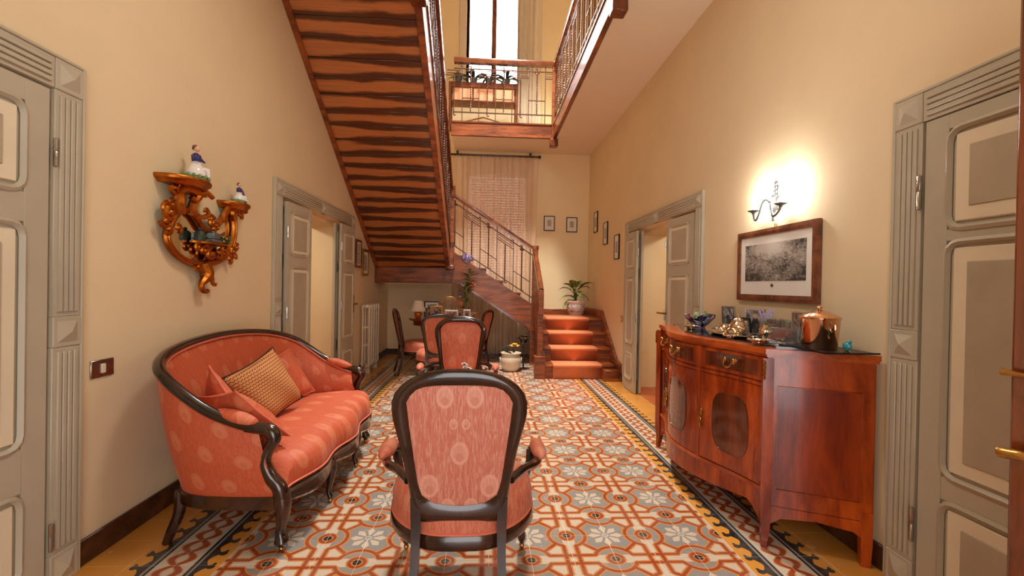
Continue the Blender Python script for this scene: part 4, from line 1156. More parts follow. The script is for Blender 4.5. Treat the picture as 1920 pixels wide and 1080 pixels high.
def cushions():
    # local: face normal along y, width x, height z
    pillow('ochre dotted cushion leaning on the sofa back', MT['dotted'], (.40, .38), .09, (-1.33, 2.80, .625), (math.radians(-22), math.radians(-18), PI/2-.28), None, 'black')
    pillow('salmon cushion behind the dotted one near the far arm', MT['fab_sofa'], (.38, .36), .06, (-1.40, 3.22, .60), (math.radians(-30), math.radians(-8), PI/2-.25), 'salmon sofa cushions')
    pillow('salmon cushion slumped over the near sofa arm', MT['fab_sofa'], (.40, .36), .06, (-1.235, 2.37, .585), (math.radians(-42), math.radians(12), PI/2+.95), 'salmon sofa cushions')
    pillow('salmon cushion peaking up behind the slumped one', MT['fab_sofa'], (.34, .34), .05, (-1.40, 2.50, .60), (math.radians(-25), math.radians(40), PI/2+.55), 'salmon sofa cushions')
cushions()
# ------------------------------------------------------------------ sideboard
SBY, SBH = 2.862, .685
def sbx(y, a=.165):
    q = max(0.0, min(1.0, .5+.5*math.cos(PI*min(1, abs(y)/SBH))))
    return 1.41-a*q**.9
def sideboard():
    base = Vector((1.6, SBY, 0))
    t = thing('sideboard', 'glossy reddish serpentine wooden sideboard against the right wall', 'sideboard', base)
    wood_, dk, topm = MT['mahogany'], MT['mahogany_dark'], MT['mahogany_top']
    def outline(off, n=36, back=1.815):
        P = []
        for k in range(n+1):
            y = -SBH+2*SBH*k/n; P.append((sbx(y)-off, y))
        yb = .872+off*.9
        return [(back, -yb)]+[(1.41-off*.9, -SBH-off*.5)]+P[1:-1]+[(1.41-off*.9, SBH+off*.5)]+[(back, yb)]
    fn = lambda x, y, z: (x-base.x, y, z)
    b = MB(); b.prism(outline(-.006), fn, .20, .945); b.build('carcass', wood_, t, ang=25)
    b = MB(); b.prism(outline(.022), fn, .958, .985).prism(outline(.012), fn, .944, .958); b.build('top', topm, t, ang=25)
    b = MB(); b.prism([(x if x > 1.79 else x+.07, y*.93) for x, y in outline(.0, back=1.80)], fn, .985, .992); b.build('glass_plate', MT['dark_glass'], t, ang=25)
    def front_slab(name, y0, y1, z0, z1, o0, o1, mat, parent=t, n=12):
        b = MB(); poly = [(sbx(lerp(y0, y1, k/n))-o1, lerp(y0, y1, k/n)) for k in range(n+1)]+[(sbx(lerp(y1, y0, k/n))-o0, lerp(y1, y0, k/n)) for k in range(n+1)]
        b.prism(poly, fn, z0, z1); return b.build(name, mat, parent, ang=25)
    def pull(parent, y, z):
        x = sbx(y)-.018; b = MB()
        for s in (-1, 1):
            b.ball((x-base.x-.006, y+s*.045, z+.012), (.01, .017, .017), 8, 6)
            b.tube(spiral((x-base.x-.006, y+s*.063, z+.016), .012, 1.0, (0, s, 0), (0, 0, 1), 10), .0045, 5)
        b.tube(cr([(x-base.x-.008, y-.045, z+.01), (x-base.x-.02, y-.03, z-.018), (x-base.x-.022, y, z-.024), (x-base.x-.02, y+.03, z-.018), (x-base.x-.008, y+.045, z+.01)], 4), .0055, 6)
        b.build('handle', MT['brass'], parent)
    def key(parent, y, z):
        x = sbx(y)-.016-base.x; b = MB()
        b.ball((x, y, z), (.007, .013, .022), 8, 6); b.tube([(x-.002, y, z-.01), (x-.004, y+.002, z-.05), (x-.002, y, z-.09), (x, y, z-.105)], [.007, .009, .006, .002], 6)
        b.tube([V(x-.006, y+.002+.012*math.cos(2*PI*k/12), z-.04+.015*math.sin(2*PI*k/12)) for k in range(12)], .0022, 5, closed=True)
        b.build('escutcheon', MT['brass'], parent)
    secs = [(-.655, -.245), (-.215, .215), (.245, .655)]
    for i, (y0, y1) in enumerate(secs):
        d = front_slab('drawer', y0, y1, .815, .935, -.004, .006, wood_)
        front_slab('drawer_panel', y0+.035, y1-.035, .835, .918, .006, .009, dk, d)
        pull(d, (y0+y1)/2, .875)
        d = front_slab('cabinet_door', y0, y1, .285, .785, -.004, .006, wood_)
        front_slab('inlay_panel', y0+.05, y1-.05, .335, .735, .006, .0085, MT['mahogany'], d)
        # rounded dark reserve
        b = MB(); ym = (y0+y1)/2; hw = (y1-y0)/2-.09; zz = []
        pts = [(ym+hw*math.copysign(abs(math.cos(a))**.55, math.cos(a)), .535+.165*math.copysign(abs(math.sin(a))**.7, math.sin(a))) for a in [2*PI*k/36 for k in range(36)]]
        vs = [V(sbx(y)-.0095-base.x, y, z) for y, z in pts]+[V(sbx(ym)-.0095-base.x, ym, .535)]
        b2 = []
        for r in (1.0, .75, .5, .25):
            b2.append([V(sbx(ym+(y-ym)*r)-.0105-base.x, ym+(y-ym)*r, .535+(z-.535)*r) for y, z in pts])
        vs = [p for L_ in b2 for p in L_]+[V(sbx(ym)-.0105-base.x, ym, .535)]; fs = []
        for k in range(3):
            for j in range(36): fs.append((k*36+j, k*36+(j+1)%36, (k+1)*36+(j+1)%36, (k+1)*36+j))
        for j in range(36): fs.append((108+j, 108+(j+1)%36, 144))
        b.add(vs, fs); b.tube([p-V(.001,0,0) for p in b2[0]], .0025, 4, closed=True)
        b.build('dark_reserve', dk, d)
        key(d, (y1-.018) if i < 2 else y0+.018, .55)
    for y in (-.23, .23): front_slab('stile', y-.012, y+.012, .21, .94, -.004, .010, wood_)
    front_slab('rail', -.665, .665, .79, .808, -.004, .012, wood_, n=36)
    front_slab('rail', -.665, .665, .262, .28, -.004, .014, topm, n=36)
    # shaped apron
    b = MB(); vs = []; fs = []; n = 40
    for k in range(n+1):
        y = -.665+1.33*k/n; zl = .135+.075*(abs(y)/.665)**2.0-.0*abs(y)
        zl = .15+.05*min(1, (abs(y)/.665))**3 if abs(y) < .58 else lerp(.18, .10, (abs(y)-.58)/.085)
        x = sbx(y)-base.x
        vs += [V(x-.008, y, .262), V(x-.008, y, zl), V(x+.018, y, zl), V(x+.018, y, .262)]
    for k in range(n):
        for j in range(4): fs.append((4*k+j, 4*k+(j+1)%4, 4*k+4+(j+1)%4, 4*k+4+j))
    b.add(vs, fs); b.build('apron', wood_, t, ang=30)
    # splayed end panels
    for s in (-1, 1):
        p0, p1 = V(1.405, s*(SBH+.004), 0), V(1.80, s*.872, 0)
        d = (p1-p0).normalized(); nrm = V(d.y, -d.x, 0)*s*1.0
        if nrm.y*s < 0: nrm = -nrm
        L_ = (p1-p0).length
        def side(name, a0, a1, z0, z1, o0, o1, mat, par=t):
            b = MB(); q = [p0+d*a0+nrm*o0, p0+d*a1+nrm*o0, p0+d*a1+nrm*o1, p0+d*a0+nrm*o1]
            b.add([(p.x-base.x, p.y, z) for z in (z0, z1) for p in q], [(0,1,2,3),(4,5,6,7),(0,1,5,4),(1,2,6,5),(2,3,7,6),(3,0,4,7)]); return b.build(name, mat, par, ang=25)
        e = side('end_panel', .0, L_, .205, .944, .001, .006, wood_)
        side('inlay_panel', .05, L_-.05, .30, .80, .006, .0085, MT['mahogany_mid'], e)
        b = MB(); z0, z1 = .30, .80
        q = [(.045, z0-.005), (L_-.045, z0-.005), (L_-.045, z1+.005), (.045, z1+.005)]
        b.tube([p0+d*a+nrm*.0085+V(-base.x, 0, z) for a, z in q], .002, 4, closed=True); b.build('stringing', MT['mahogany_top'], e)
        b = MB(); poly = [(0, .21), (L_, .21), (L_, .10), (L_-.07, .15), (L_*.5, .165), (.07, .15), (0, .10)]
        b.prism(poly, lambda a, z, o: (p0+d*a+nrm*o)+V(-base.x, 0, z), -.014, .006); b.build('end_apron', wood_, t, ang=25)
        # corner post with gilt mount, feet
        b = MB(); P = [(1.405-base.x, s*.69, .94), (1.405-base.x, s*.69, .25), (1.405-base.x, s*.69, .16), (1.408-base.x, s*.688, .08), (1.398-base.x, s*.692, .0)]
        b.tube(P, [.034, .034, .033, .026, .017], 4, hint=(1, s*.4, 0)); c = b.build('corner_leg', wood_, t, ang=30)
        b = MB(); P = [(1.375-base.x, s*.712, .93-.012*k) for k in range(9)]
        b.tube(P, [.004,.009,.006,.010,.006,.009,.005,.008,.003], 6); b.build('gilt_mount', MT['brass'], c)
        b = MB(); P = [(1.785-base.x, s*.855, .25), (1.785-base.x, s*.857, .10), (1.78-base.x, s*.862, .0)]
        b.tube(P, [.034, .032, .026], 4, hint=(1, s*.4, 0)); b.build('back_leg', wood_, t, ang=30)
sideboard()

# ------------------------------------------------------------------ things on the sideboard
ZS = .9925
def frame_photo(name, label, cat, w, h, fw, th, fmat, loc, rz, tilt=.0, mat=None, pmat='photo', group=None):
    """standing or hanging frame: local x width, z height, faces -y, origin bottom centre"""
    t = thing(name, label, cat, loc, group=group); t.rotation_euler = (-tilt, 0, rz)
    b = MB()
    path = [(-w/2+fw/2, 0, fw/2), (w/2-fw/2, 0, fw/2), (w/2-fw/2, 0, h-fw/2), (-w/2+fw/2, 0, h-fw/2)]
    b.sweep(path, [(-fw/2, -th/2), (fw/2, -th/2), (fw/2, th/2*.6), (0, th/2), (-fw/2, th/2*.7)], (0, -1, 0), closed=True)
    b.build('frame', fmat, t, ang=25)
    if mat:
        b = MB(); b.box(-w/2+fw, w/2-fw, -.002, .003, fw, h-fw); b.build('mount', MT['white'], t, ang=None)
        b = MB(); b.box(-w/2+fw+mat[0], w/2-fw-mat[0], -.004, 0, fw+mat[1], h-fw-mat[2]); b.build('picture', MT[pmat], t, ang=None)
    else:
        b = MB(); b.box(-w/2+fw, w/2-fw, -.003, .003, fw, h-fw); b.build('picture', MT[pmat], t, ang=None)
    return t
def sideboard_things():
    z = ZS
    # murano bowl with lime and pear
    t = thing('glass_bowl', 'flared dark glass bowl with white flecks holding fruit', 'bowl', (1.57, 3.24, z))
    b = MB()
    prof = [(.0, .0), (.05, .0), (.053, .004), (.05, .010), (.075, .028), (.108, .058), (.135, .092), (.13, .095), (.10, .066), (.065, .036), (.0, .02)]
    n = 24
    def bowl(u, v):
        k = int(round(v*10)); r, zz = prof[k]; a = 2*PI*u
        return (r*math.cos(a), r*math.sin(a), zz+(.018*math.sin(a*6) if r > .12 else 0))
    b.M = Matrix.Diagonal((.78, .78, .95, 1)); b.grid(bowl, 48, 10, True); b.build('bowl', MT['murano'], t)
    for (x, y, zz, r, m, nm, lab) in ((-.035, -.03, .082, (.03,.032,.036), 'green_pale', 'lime', 'pale green lime in the dark glass bowl'), (-.01, .04, .078, (.028,.028,.03), 'orange_petal', 'peach', 'orange peach in the dark glass bowl'), (.035, -.005, .08, (.03,.03,.032), 'green', 'green_apple', 'green apple at the back of the glass bowl')):
        f = thing(nm, lab, 'fruit', (1.57+x, 3.24+y, z+zz-.03)); b = MB(); b.ball((0,0,.03), r, 14, 10); b.build('flesh', MT[m], f)
        b = MB(); b.tube([(0,0,.03+r[2]*.95), (.003,0,.03+r[2]+.012)], .002, 5); b.build('stem', MT['soil'], f)
    def dish(label, loc, r, h=.022):
        t = thing('silver_dish', label, 'dish', loc); b = MB()
        b.lathe([(0,0),(r*.55,0),(r*.6,.004),(r*.5,.008),(r*.9,h*.8),(r,h),(r*1.02,h+.003),(r*.95,h),(r*.6,.014),(0,.011)], 20); b.build('bowl', MT['silver'], t)
        b = MB()
        for k in range(12): a = 2*PI*k/12; b.ball((r*1.0*math.cos(a), r*1.0*math.sin(a), h+.001), .006, 6, 4)
        b.build('beaded_rim', MT['silver'], t)
    dish('small silver dish at the far end below the glass bowl', (1.44, 3.10, z), .05)
    dish('silver dish with beaded rim beside the lavender vase', (1.44, 2.31, z), .05)
    dish('tiny silver saucer in front of the tea tray', (1.42, 2.55, z), .035, .016)
    # tray, tea pot, sugar bowl
    t = thing('silver_tray', 'oval silver tray under the teapot', 'tray', (1.535, 2.72, z))
    b = MB(); b.lathe([(0,0),(.14,0),(.15,.004),(.165,.012),(.17,.014),(.165,.016),(.15,.008),(0,.005)], 32, sx=.72, sy=1.25); b.build('tray', MT['silver'], t)
    b = MB()
    for s in (-1, 1):
        b = MB(); b.tube(cr([(-.03, s*.205, .012), (-.02, s*.235, .02), (.02, s*.235, .02), (.03, s*.205, .012)], 4), .004, 6); b.build('handle', MT['silver'], t)
    t = thing('teapot', 'small silver teapot with domed lid on the tray', 'teapot', (1.525, 2.655, z+.0055))
    b = MB(); b.lathe([(0,0),(.028,0),(.03,.005),(.018,.012),(.02,.02),(.042,.04),(.047,.055),(.042,.072),(.028,.085),(.027,.09),(0,.09)], 20); b.build('body', MT['silver'], t)
    b = MB(); b.lathe([(.029,.089),(.031,.093),(.022,.105),(.008,.112),(.006,.118),(.011,.124),(.008,.131),(0,.133)], 16); b.build('lid', MT['silver'], t)
    b = MB(); b.tube(cr([(0,-.04,.045),(0,-.06,.055),(0,-.068,.08),(0,-.08,.092)],4), [.011]*4+[.008]*4+[.006]*5, 8); b.build('spout', MT['silver'], t)
    b = MB(); b.tube(cr([(0,.03,.08),(0,.06,.085),(0,.072,.06),(0,.055,.04),(0,.042,.04)],4), .005, 6); b.build('handle', MT['silver'], t)
    t = thing('sugar_bowl', 'round silver sugar bowl with two handles on the tray', 'sugar bowl', (1.525, 2.80, z+.0055))
    b = MB(); b.lathe([(0,0),(.024,0),(.026,.004),(.016,.01),(.034,.03),(.037,.042),(.03,.054),(.034,.058),(.03,.056),(.02,.03),(0,.02)], 18); b.build('body', MT['silver'], t)
    for s in (-1, 1):
        b = MB(); b.tube(cr([(0,s*.032,.05),(0,s*.052,.054),(0,s*.054,.036),(0,s*.034,.03)],4), .004, 6); b.build('handle', MT['silver'], t)
    # photo frames
    frame_photo('framed_photo', 'tall dark photo frame behind the silver teapot', 'photo frame', .10, .165, .012, .012, MT['steel'], (1.77, 3.20, z), -PI/2+.55, -.10, group='photo frames on the sideboard')
    frame_photo('framed_photo', 'low dark photo frame leaning right behind the teapot', 'photo frame', .12, .105, .010, .012, MT['black'], (1.68, 2.86, z), -PI/2+.35, -.16, group='photo frames on the sideboard')
    frame_photo('framed_photo', 'glass photo frame with a figure behind the lavender', 'photo frame', .13, .165, .004, .010, MT['steel'], (1.73, 2.80, z), -PI/2+.5, -.12, group='photo frames on the sideboard')
    frame_photo('framed_photo', 'silver photo frame half hidden by the copper bucket', 'photo frame', .14, .17, .012, .012, MT['steel'], (1.755, 2.38, z), -PI/2+.4, -.12, group='photo frames on the sideboard')
    # vase with lavender
    t = thing('silver_vase', 'slim silver vase with lavender sprigs', 'vase', (1.515, 2.375, z))
    b = MB(); b.lathe([(0,0),(.022,0),(.024,.004),(.010,.010),(.007,.02),(.018,.034),(.029,.055),(.029,.07),(.016,.088),(.013,.097),(.018,.105),(.014,.10),(0,.09)], 18); b.build('body', MT['silver'], t)
    rr = random.Random(5)
    for k in range(9):
        a = rr.uniform(0, 2*PI); l = rr.uniform(.02, .05); h = rr.uniform(.05, .085)
        p0 = V(0,0,.10); p1 = V(l*math.cos(a), l*math.sin(a), .10+h)
        b = MB(); b.tube([p0, (p0+p1)/2+V(0,0,.01), p1], .0015, 5); s = b.build('stem', MT['green_pale'], t)
        b = MB()
        for q in range(6):
            p = p0.lerp(p1, .45+.1*q)
            b.ball(p, (.006, .006, .006), 6, 4)
        b.build('flower', MT['purple'], s)
    # glass tanks
    for (x, y, w, d, h, lab) in ((1.56, 2.29, .085, .15, .085, 'thick clear glass box in front of the photo frames'), (1.70, 2.55, .07, .15, .115, 'taller clear glass box behind the first one')):
        t = thing('glass_box', lab, 'glass box', (x, y, z)); b = MB()
        b.box(-w/2, w/2, -d/2, d/2, 0, .022, .004)
        for q in ((-w/2, -w/2+.007, -d/2, d/2), (w/2-.007, w/2, -d/2, d/2), (-w/2+.007, w/2-.007, -d/2, -d/2+.007), (-w/2+.007, w/2-.007, d/2-.007, d/2)): b.box(q[0], q[1], q[2], q[3], .022, h)
        b.build('glass', MT['thin_glass'], t, ang=None)
    # copper ice bucket
    t = thing('ice_bucket', 'shiny copper ice bucket with domed lid', 'ice bucket', (1.64, 2.135, z+.004))
    b = MB(); b.lathe([(0,0),(.072,0),(.075,.004),(.087,.142),(.090,.146),(.090,.150),(.084,.150),(.07,.02),(0,.015)], 40); b.build('body', MT['copper'], t)
    b = MB(); b.lathe([(.091,.149),(.092,.153),(.085,.158),(.064,.170),(.04,.180),(.018,.186),(.012,.19),(0,.19)], 40); l = b.build('lid', MT['copper'], t)
    b = MB(); b.lathe([(0,.188),(.008,.19),(.006,.194),(.014,.200),(.010,.207),(.004,.211),(0,.212)], 16); b.build('knob', MT['copper'], l)
    b = MB()
    for s in (-1, 1):
        b = MB(); b.tube(cr([(0, s*.084, .12), (.0, s*.098, .125), (0, s*.10, .095), (0, s*.08, .085)], 4), .004, 6); b.build('handle', MT['copper'], t)
    t = thing('turquoise_ornament', 'small turquoise glass bird-like ornament on the dark tray', 'ornament', (1.665, 1.965+.025, z+.004))
    b = MB(); b.lathe([(0,0),(.014,0),(.016,.004),(.006,.01),(0,.012)], 12); b.build('foot', MT['silver'], t)
    b = MB(); b.ball((0,0,.03), (.016,.022,.02), 12, 8); b.tube([(0,-.01,.042),(0,-.02,.054),(0,-.028,.052)], [.008,.006,.002], 6); b.build('body', MT['turq'], t)
    t = thing('dark_tray', 'thin dark tray beneath the copper bucket', 'tray', (1.665, 2.12, z))
    b = MB(); b.box(-.13, .13, -.165, .165, 0, .0035, .001).box(-.13, -.125, -.165, .165, 0, .007).box(-.13, .13, -.165, -.160, 0, .007); b.build('tray', MT['black'], t)
sideboard_things()
# ------------------------------------------------------------------ wall things
def wall_things():
    # big engraving over the sideboard
    t = frame_photo('framed_engraving', 'large walnut-framed engraving hanging under the sconce', 'picture', .80, .475, .042, .03, MT['frame_brown'], (XR-.018, 2.785, 1.205), -PI/2, .0, (.055, .09, .055), 'engraving')
    b = MB(); b.tube([(0, .01, .475), (0, .01, .50)], .006, 6); b.build('hook', MT['brass'], t)
    b = MB(); b.lathe([(0,-.012),(.008,-.006),(.010,0),(.006,.008),(0,.012)], 8, (-.0, -.006, .105)); b.build('engraved_crest', MT['frame_brown'], t)
    # small prints going up the stairs
    for (y, z, lab) in ((7.60, 2.205, 'small framed print highest on the right stair wall'), (6.95, 1.94, 'small framed print in the middle of the right stair wall'), (6.32, 1.675, 'small framed print lowest on the right stair wall, next to the doorway')):
        frame_photo('framed_print', lab, 'picture', .235, .35, .014, .02, MT['black'], (XR-.012, y, z), -PI/2, 0, (.05, .08, .08), 'small_print', group='small prints by the stairs')
    for (x, z, lab) in ((1.11, 2.285, 'small framed print left on the far wall, beside the curtain'), (1.525, 2.27, 'small framed print right on the far wall, above the potted plant')):
        frame_photo('framed_print', lab, 'picture', .20, .272, .014, .02, MT['black'], (x, YF-.012, z), 0, 0, (.05, .07, .06), 'small_print', group='small prints by the stairs')
    # two gilt frames on the left wall beyond the doorway
    frame_photo('framed_print', 'dark-framed print beside the left doorway', 'picture', .26, .38, .03, .03, MT['frame_brown'], (XL+.016, 6.26, 1.48), PI/2, 0, (.02, .02, .02), 'small_print', group='prints under the stairs')
    frame_photo('framed_print', 'gilt-framed print nearest the radiator under the stairs', 'picture', .30, .38, .035, .035, MT['gold_frame'], (XL+.018, 6.60, 1.375), PI/2, 0, (.03, .04, .04), 'small_print', group='prints under the stairs')
    # switches
    for (x, y, z, s, lab, w, h) in ((XL, 2.187, .86, 1, 'brushed metal light switch plate on the left wall', .125, .082), (XR, 6.04, .847, -1, 'small square switch plate beside the right doorway', .09, .085)):
        t = thing('light_switch', lab, 'switch', (x, y, z)); b = MB(); b.box(0, s*.008, -w/2, w/2, -h/2, h/2, .003); b.build('plate', MT['steel'] if s > 0 else MT['gold_frame'], t)
        b = MB(); b.box(s*.006, s*.013, -.012, .012, -.022, .022, .002); b.build('rocker', MT['white_gloss'], t)
    # radiator
    t = thing('radiator', 'cream column radiator under the stairs on the left wall', 'radiator', (XL+.09, 6.68, 0))
    b = MB()
    for dx in (-.045, .045):
        b.tube([(dx, 0, .15), (dx, 0, .90)], .014, 8)
    b.tube([(-.05, 0, .90), (-.045, 0, .945), (.045, 0, .945), (.05, 0, .90)], .022, 8); b.tube([(-.05, 0, .15), (-.045, 0, .11), (.045, 0, .11), (.05, 0, .15)], .022, 8)
    for z in (.4, .65): b.box(-.045, .045, -.006, .006, z-.012, z+.012)
    me = b.mesh('column', MT['white_gloss'])
    for k in range(5): put('column', me, t, (0, -.26+.13*k, 0))
    b = MB(); b.tube([(0, -.29, .92), (0, .29, .92)], .012, 8).tube([(0, -.29, .13), (0, .29, .13)], .012, 8); b.build('header', MT['white_gloss'], t)
    b = MB(); b.tube([(0, -.30, .13), (0, -.36, .13), (0, -.36, .0)], .011, 8); b.build('pipe', MT['brass'], t)
    b = MB(); b.lathe([(0,-.02),(.02,-.018),(.022,.0),(.016,.02),(0,.022)], 10, (0.03, -.33, .95)); b.build('valve', MT['white'], t)
    b = MB()
    for y in (-.21, .21):
        b = MB(); b.box(-.05, .05, y-.008, y+.008, 0, .12); b.build('foot', MT['white_gloss'], t)
    # sconce
    t = thing('wall_sconce', 'two-armed pewter wall sconce with lit candle bulbs', 'sconce', (XR, 2.77, 1.80))
    P = MT['pewter']
    b = MB(); b.lathe([(0,-.085),(.008,-.08),(.006,-.06),(.014,-.045),(.010,-.03),(.02,-.01),(.024,.02),(.016,.05),(.020,.065),(.012,.08),(0,.085)], 12, (-.035, 0, .0)); b.tube([(0,0,.0), (-.035,0,.0)], .012, 8); b.build('stem', P, t)
    b = MB()
    for (z, w) in ((.075, .042), (.105, .036), (.133, .026), (.155, .016)):
        for s in (-1, 1): b.tube(spiral((-.016, s*w*.45, z), w*.5, 1.1, (0, -s, 0), (0, 0, 1), 14, -.5, .25), .0045, 5)
        b.ball((-.02, 0, z), (.010, .012, .018), 8, 6)
    b.tube([(-.014, 0, .05), (-.014, 0, .18)], [.006, .002], 6); b.build('cresting', P, t)
    for s in (-1, 1):
        a = [(-.035, s*.010, .01), (-.06, s*.03, .055), (-.075, s*.052, .04), (-.088, s*.066, -.03), (-.092, s*.088, -.066), (-.09, s*.112, -.06), (-.082, s*.132, -.035), (-.08, s*.14, -.015)]
        b = MB(); b.tube(cr(a, 6), .0062, 7); arm = b.build('arm', P, t)
        b = MB(); b.lathe([(0,-.022),(.009,-.02),(.012,-.01),(.034,.0),(.036,.003),(.012,.002),(.010,.014),(0,.014)], 18, (-.08, s*.14, 0)); b.build('drip_pan', P, arm)
        b = MB(); b.lathe([(0,.0),(.011,.0),(.011,.04),(0,.042)], 12, (-.08, s*.14, .004)); b.build('candle', MT['white'], arm)
        b = MB(); b.lathe([(0,.078),(.010,.085),(.015,.105),(.012,.13),(.004,.15),(0,.153)], 12, (-.08, s*.14, -.031)); b.build('bulb', MT['bulb'], arm)
        point('sconce_light', (XR-.08, 2.77+s*.14, 1.80+.078), 9, (1.0, .97, .93), .03); 
    # gilded rococo mirror bracket
    mirror_bracket()
def mirror_bracket():
    G = MT['gilt']; base = Vector((XL, 2.90, 1.60))
    t = thing('gilt_mirror', 'carved gilt rococo wall mirror with two figurine brackets', 'mirror', base)
    P = lambda d, y, z: Vector((d, y-base.y, z-base.z))
    # heart-like frame outline (y, z)
    out = [(2.58,1.58),(2.555,1.51),(2.59,1.45),(2.66,1.405),(2.76,1.375),(2.87,1.37),(2.99,1.39),(3.09,1.43),(3.17,1.50),(3.205,1.59),(3.20,1.68),(3.16,1.735),(3.11,1.73),(3.05,1.67),(2.99,1.615),(2.93,1.58),(2.87,1.59),(2.82,1.63),(2.77,1.665),(2.70,1.68),(2.63,1.645)]
    loop = cr([P(.03, y, z) for y, z in out], 4, True)
    b = MB(); b.tube(loop, .021, 8, closed=True, flat=.9, hint=(1,0,0)); b.build('frame', G, t)
    b = MB(); b.tube([p+V(.012,0,0) for p in loop], .010, 6, closed=True); b.build('frame_bead', G, t)
    b = MB(); n = len(loop); cpt = P(.012, 2.87, 1.50)
    b.add([cpt]+[V(.012, p.y, p.z) for p in loop], [(0, 1+i, 1+(i+1)%n) for i in range(n)]); b.build('mirror_glass', MT['mirror'], t, ang=None)
    def scroll(name, pts, r, n=5):
        b = MB(); q = cr(pts, n); b.tube(q, [lerp(r, r*.45, k/(len(q)-1)) for k in range(len(q))], 7); return b.build(name, G, t)
    # leafy edge ornaments
    rr = random.Random(3)
    def leafs(name, spots):
        for (y, z, r, a) in spots:
            b = MB(); c = P(.045, y, z)
            b.tube(spiral(c, r, .9, (0, math.cos(a), math.sin(a)), (0, -math.sin(a), math.cos(a)), 12, 0, .25), [lerp(r*.42, r*.2, k/12) for k in range(13)], 6)
            b.ball(c+V(.006,0,0), (r*.4, r*.55, r*.45), 8, 5)
            b.build(name, G, t)
    leafs('acanthus', [(2.56,1.64,.045,2.4),(2.53,1.66,.035,.8),(2.52,1.59,.035,3.3),(2.57,1.685,.03,1.6),(2.55,1.55,.03,4.0),(2.62,1.565,.03,5.2)])
    leafs('acanthus', [(3.17,1.47,.035,.3),(3.21,1.50,.03,1.0),(3.19,1.44,.026,5.6),(3.13,1.42,.03,5.0)])
    leafs('cresting', [(2.94,1.635,.036,1.2),(2.92,1.66,.028,.4),(2.97,1.625,.028,5.4),(2.95,1.60,.026,4.4)])
    # left pier rising to the large bracket
    scroll('pier_scroll', [P(.04,2.64,1.65),P(.05,2.62,1.72),P(.05,2.63,1.77),P(.07,2.68,1.80),P(.09,2.73,1.775),P(.08,2.72,1.74),P(.07,2.69,1.75)], .034)
    scroll('pier_scroll', [P(.04,2.75,1.66),P(.05,2.74,1.71),P(.06,2.76,1.77),P(.08,2.81,1.80),P(.10,2.85,1.775)], .03)
    scroll('pier_scroll', [P(.04,2.78,1.66),P(.05,2.83,1.655),P(.06,2.87,1.68),P(.06,2.85,1.71),P(.06,2.83,1.69)], .018)
    leafs('acanthus', [(2.66,1.795,.045,2.2),(2.74,1.80,.05,.3),(2.82,1.81,.04,5.6),(2.60,1.785,.04,3.0)])
    # right pier
    scroll('pier_scroll', [P(.04,3.18,1.70),P(.05,3.15,1.73),P(.06,3.17,1.765),P(.08,3.22,1.775),P(.09,3.25,1.75)], .028)
    scroll('pier_scroll', [P(.04,3.07,1.67),P(.05,3.06,1.71),P(.06,3.08,1.755),P(.07,3.12,1.775)], .026)
    leafs('acanthus', [(3.25,1.735,.033,5.5),(3.28,1.755,.028,.3),(3.15,1.765,.036,1.7),(3.22,1.76,.033,1.0)])
    # brackets: bowed shelves
    for (y, z, w, d, nm) in ((2.67,1.838,.175,.16,'large'), (3.19,1.795,.135,.125,'small')):
        b = MB(); n = 20
        def edge(k, s): a = PI*k/n; return (d*s*math.sin(a)**.8, y-base.y+w*s*math.cos(a)*(1-.0), 0)
        rows = [(.86, -.035), (.93, -.02), (1.0, -.012), (1.02, 0), (1.0, .008), (.96, .010)]
        vs = [];
        for (s, dz) in rows:
            for k in range(n+1):
                e = edge(k, s); vs.append((max(.0, e[0]), e[1], z-base.z+dz))
        fs = []
        for j in range(len(rows)-1):
            for k in range(n): fs.append((j*(n+1)+k, j*(n+1)+k+1, (j+1)*(n+1)+k+1, (j+1)*(n+1)+k))
        fs.append(tuple(range(n+1))); fs.append(tuple((len(rows)-1)*(n+1)+k for k in range(n+1)))
        b.add(vs, fs); b.build('bracket_shelf', G, t)
    # little shelf in front of the glass
    b = MB(); vs = []; n = 16
    for dz in (-.012, 0):
        for k in range(n+1): a = PI*k/n; vs.append((.02+.085*math.sin(a), 2.93-base.y+.17*math.cos(a), 1.51-base.z+dz))
    b.add(vs, [tuple(range(n+1)), tuple(range(n+1, 2*n+2))]+[(k, k+1, n+2+k, n+1+k) for k in range(n)]); b.build('inner_shelf', G, t)
    leafs('shelf_carving', [(2.86,1.455,.04,.3),(2.93,1.44,.045,2.0),(3.01,1.455,.04,3.6),(2.80,1.47,.03,1.0),(3.07,1.475,.03,2.5)])
    # tail
    b = MB(); q = cr([P(.04,2.86,1.38),P(.05,2.88,1.33),P(.05,2.87,1.29),P(.05,2.83,1.25),P(.05,2.84,1.215),P(.05,2.88,1.205),P(.05,2.895,1.215)], 5); b.tube(q, [interp([(0,.035),(.25,.04),(.5,.018),(1,.012)], k/(len(q)-1)) for k in range(len(q))], 8); b.build('tail', G, t)
    scroll('tail_scroll', [P(.05,2.90,1.33),P(.05,2.93,1.29),P(.05,2.94,1.255),P(.05,2.97,1.245),P(.05,2.975,1.26)], .016)
    leafs('acanthus', [(2.92,1.345,.028,1.2),(2.80,1.355,.026,3.0)])
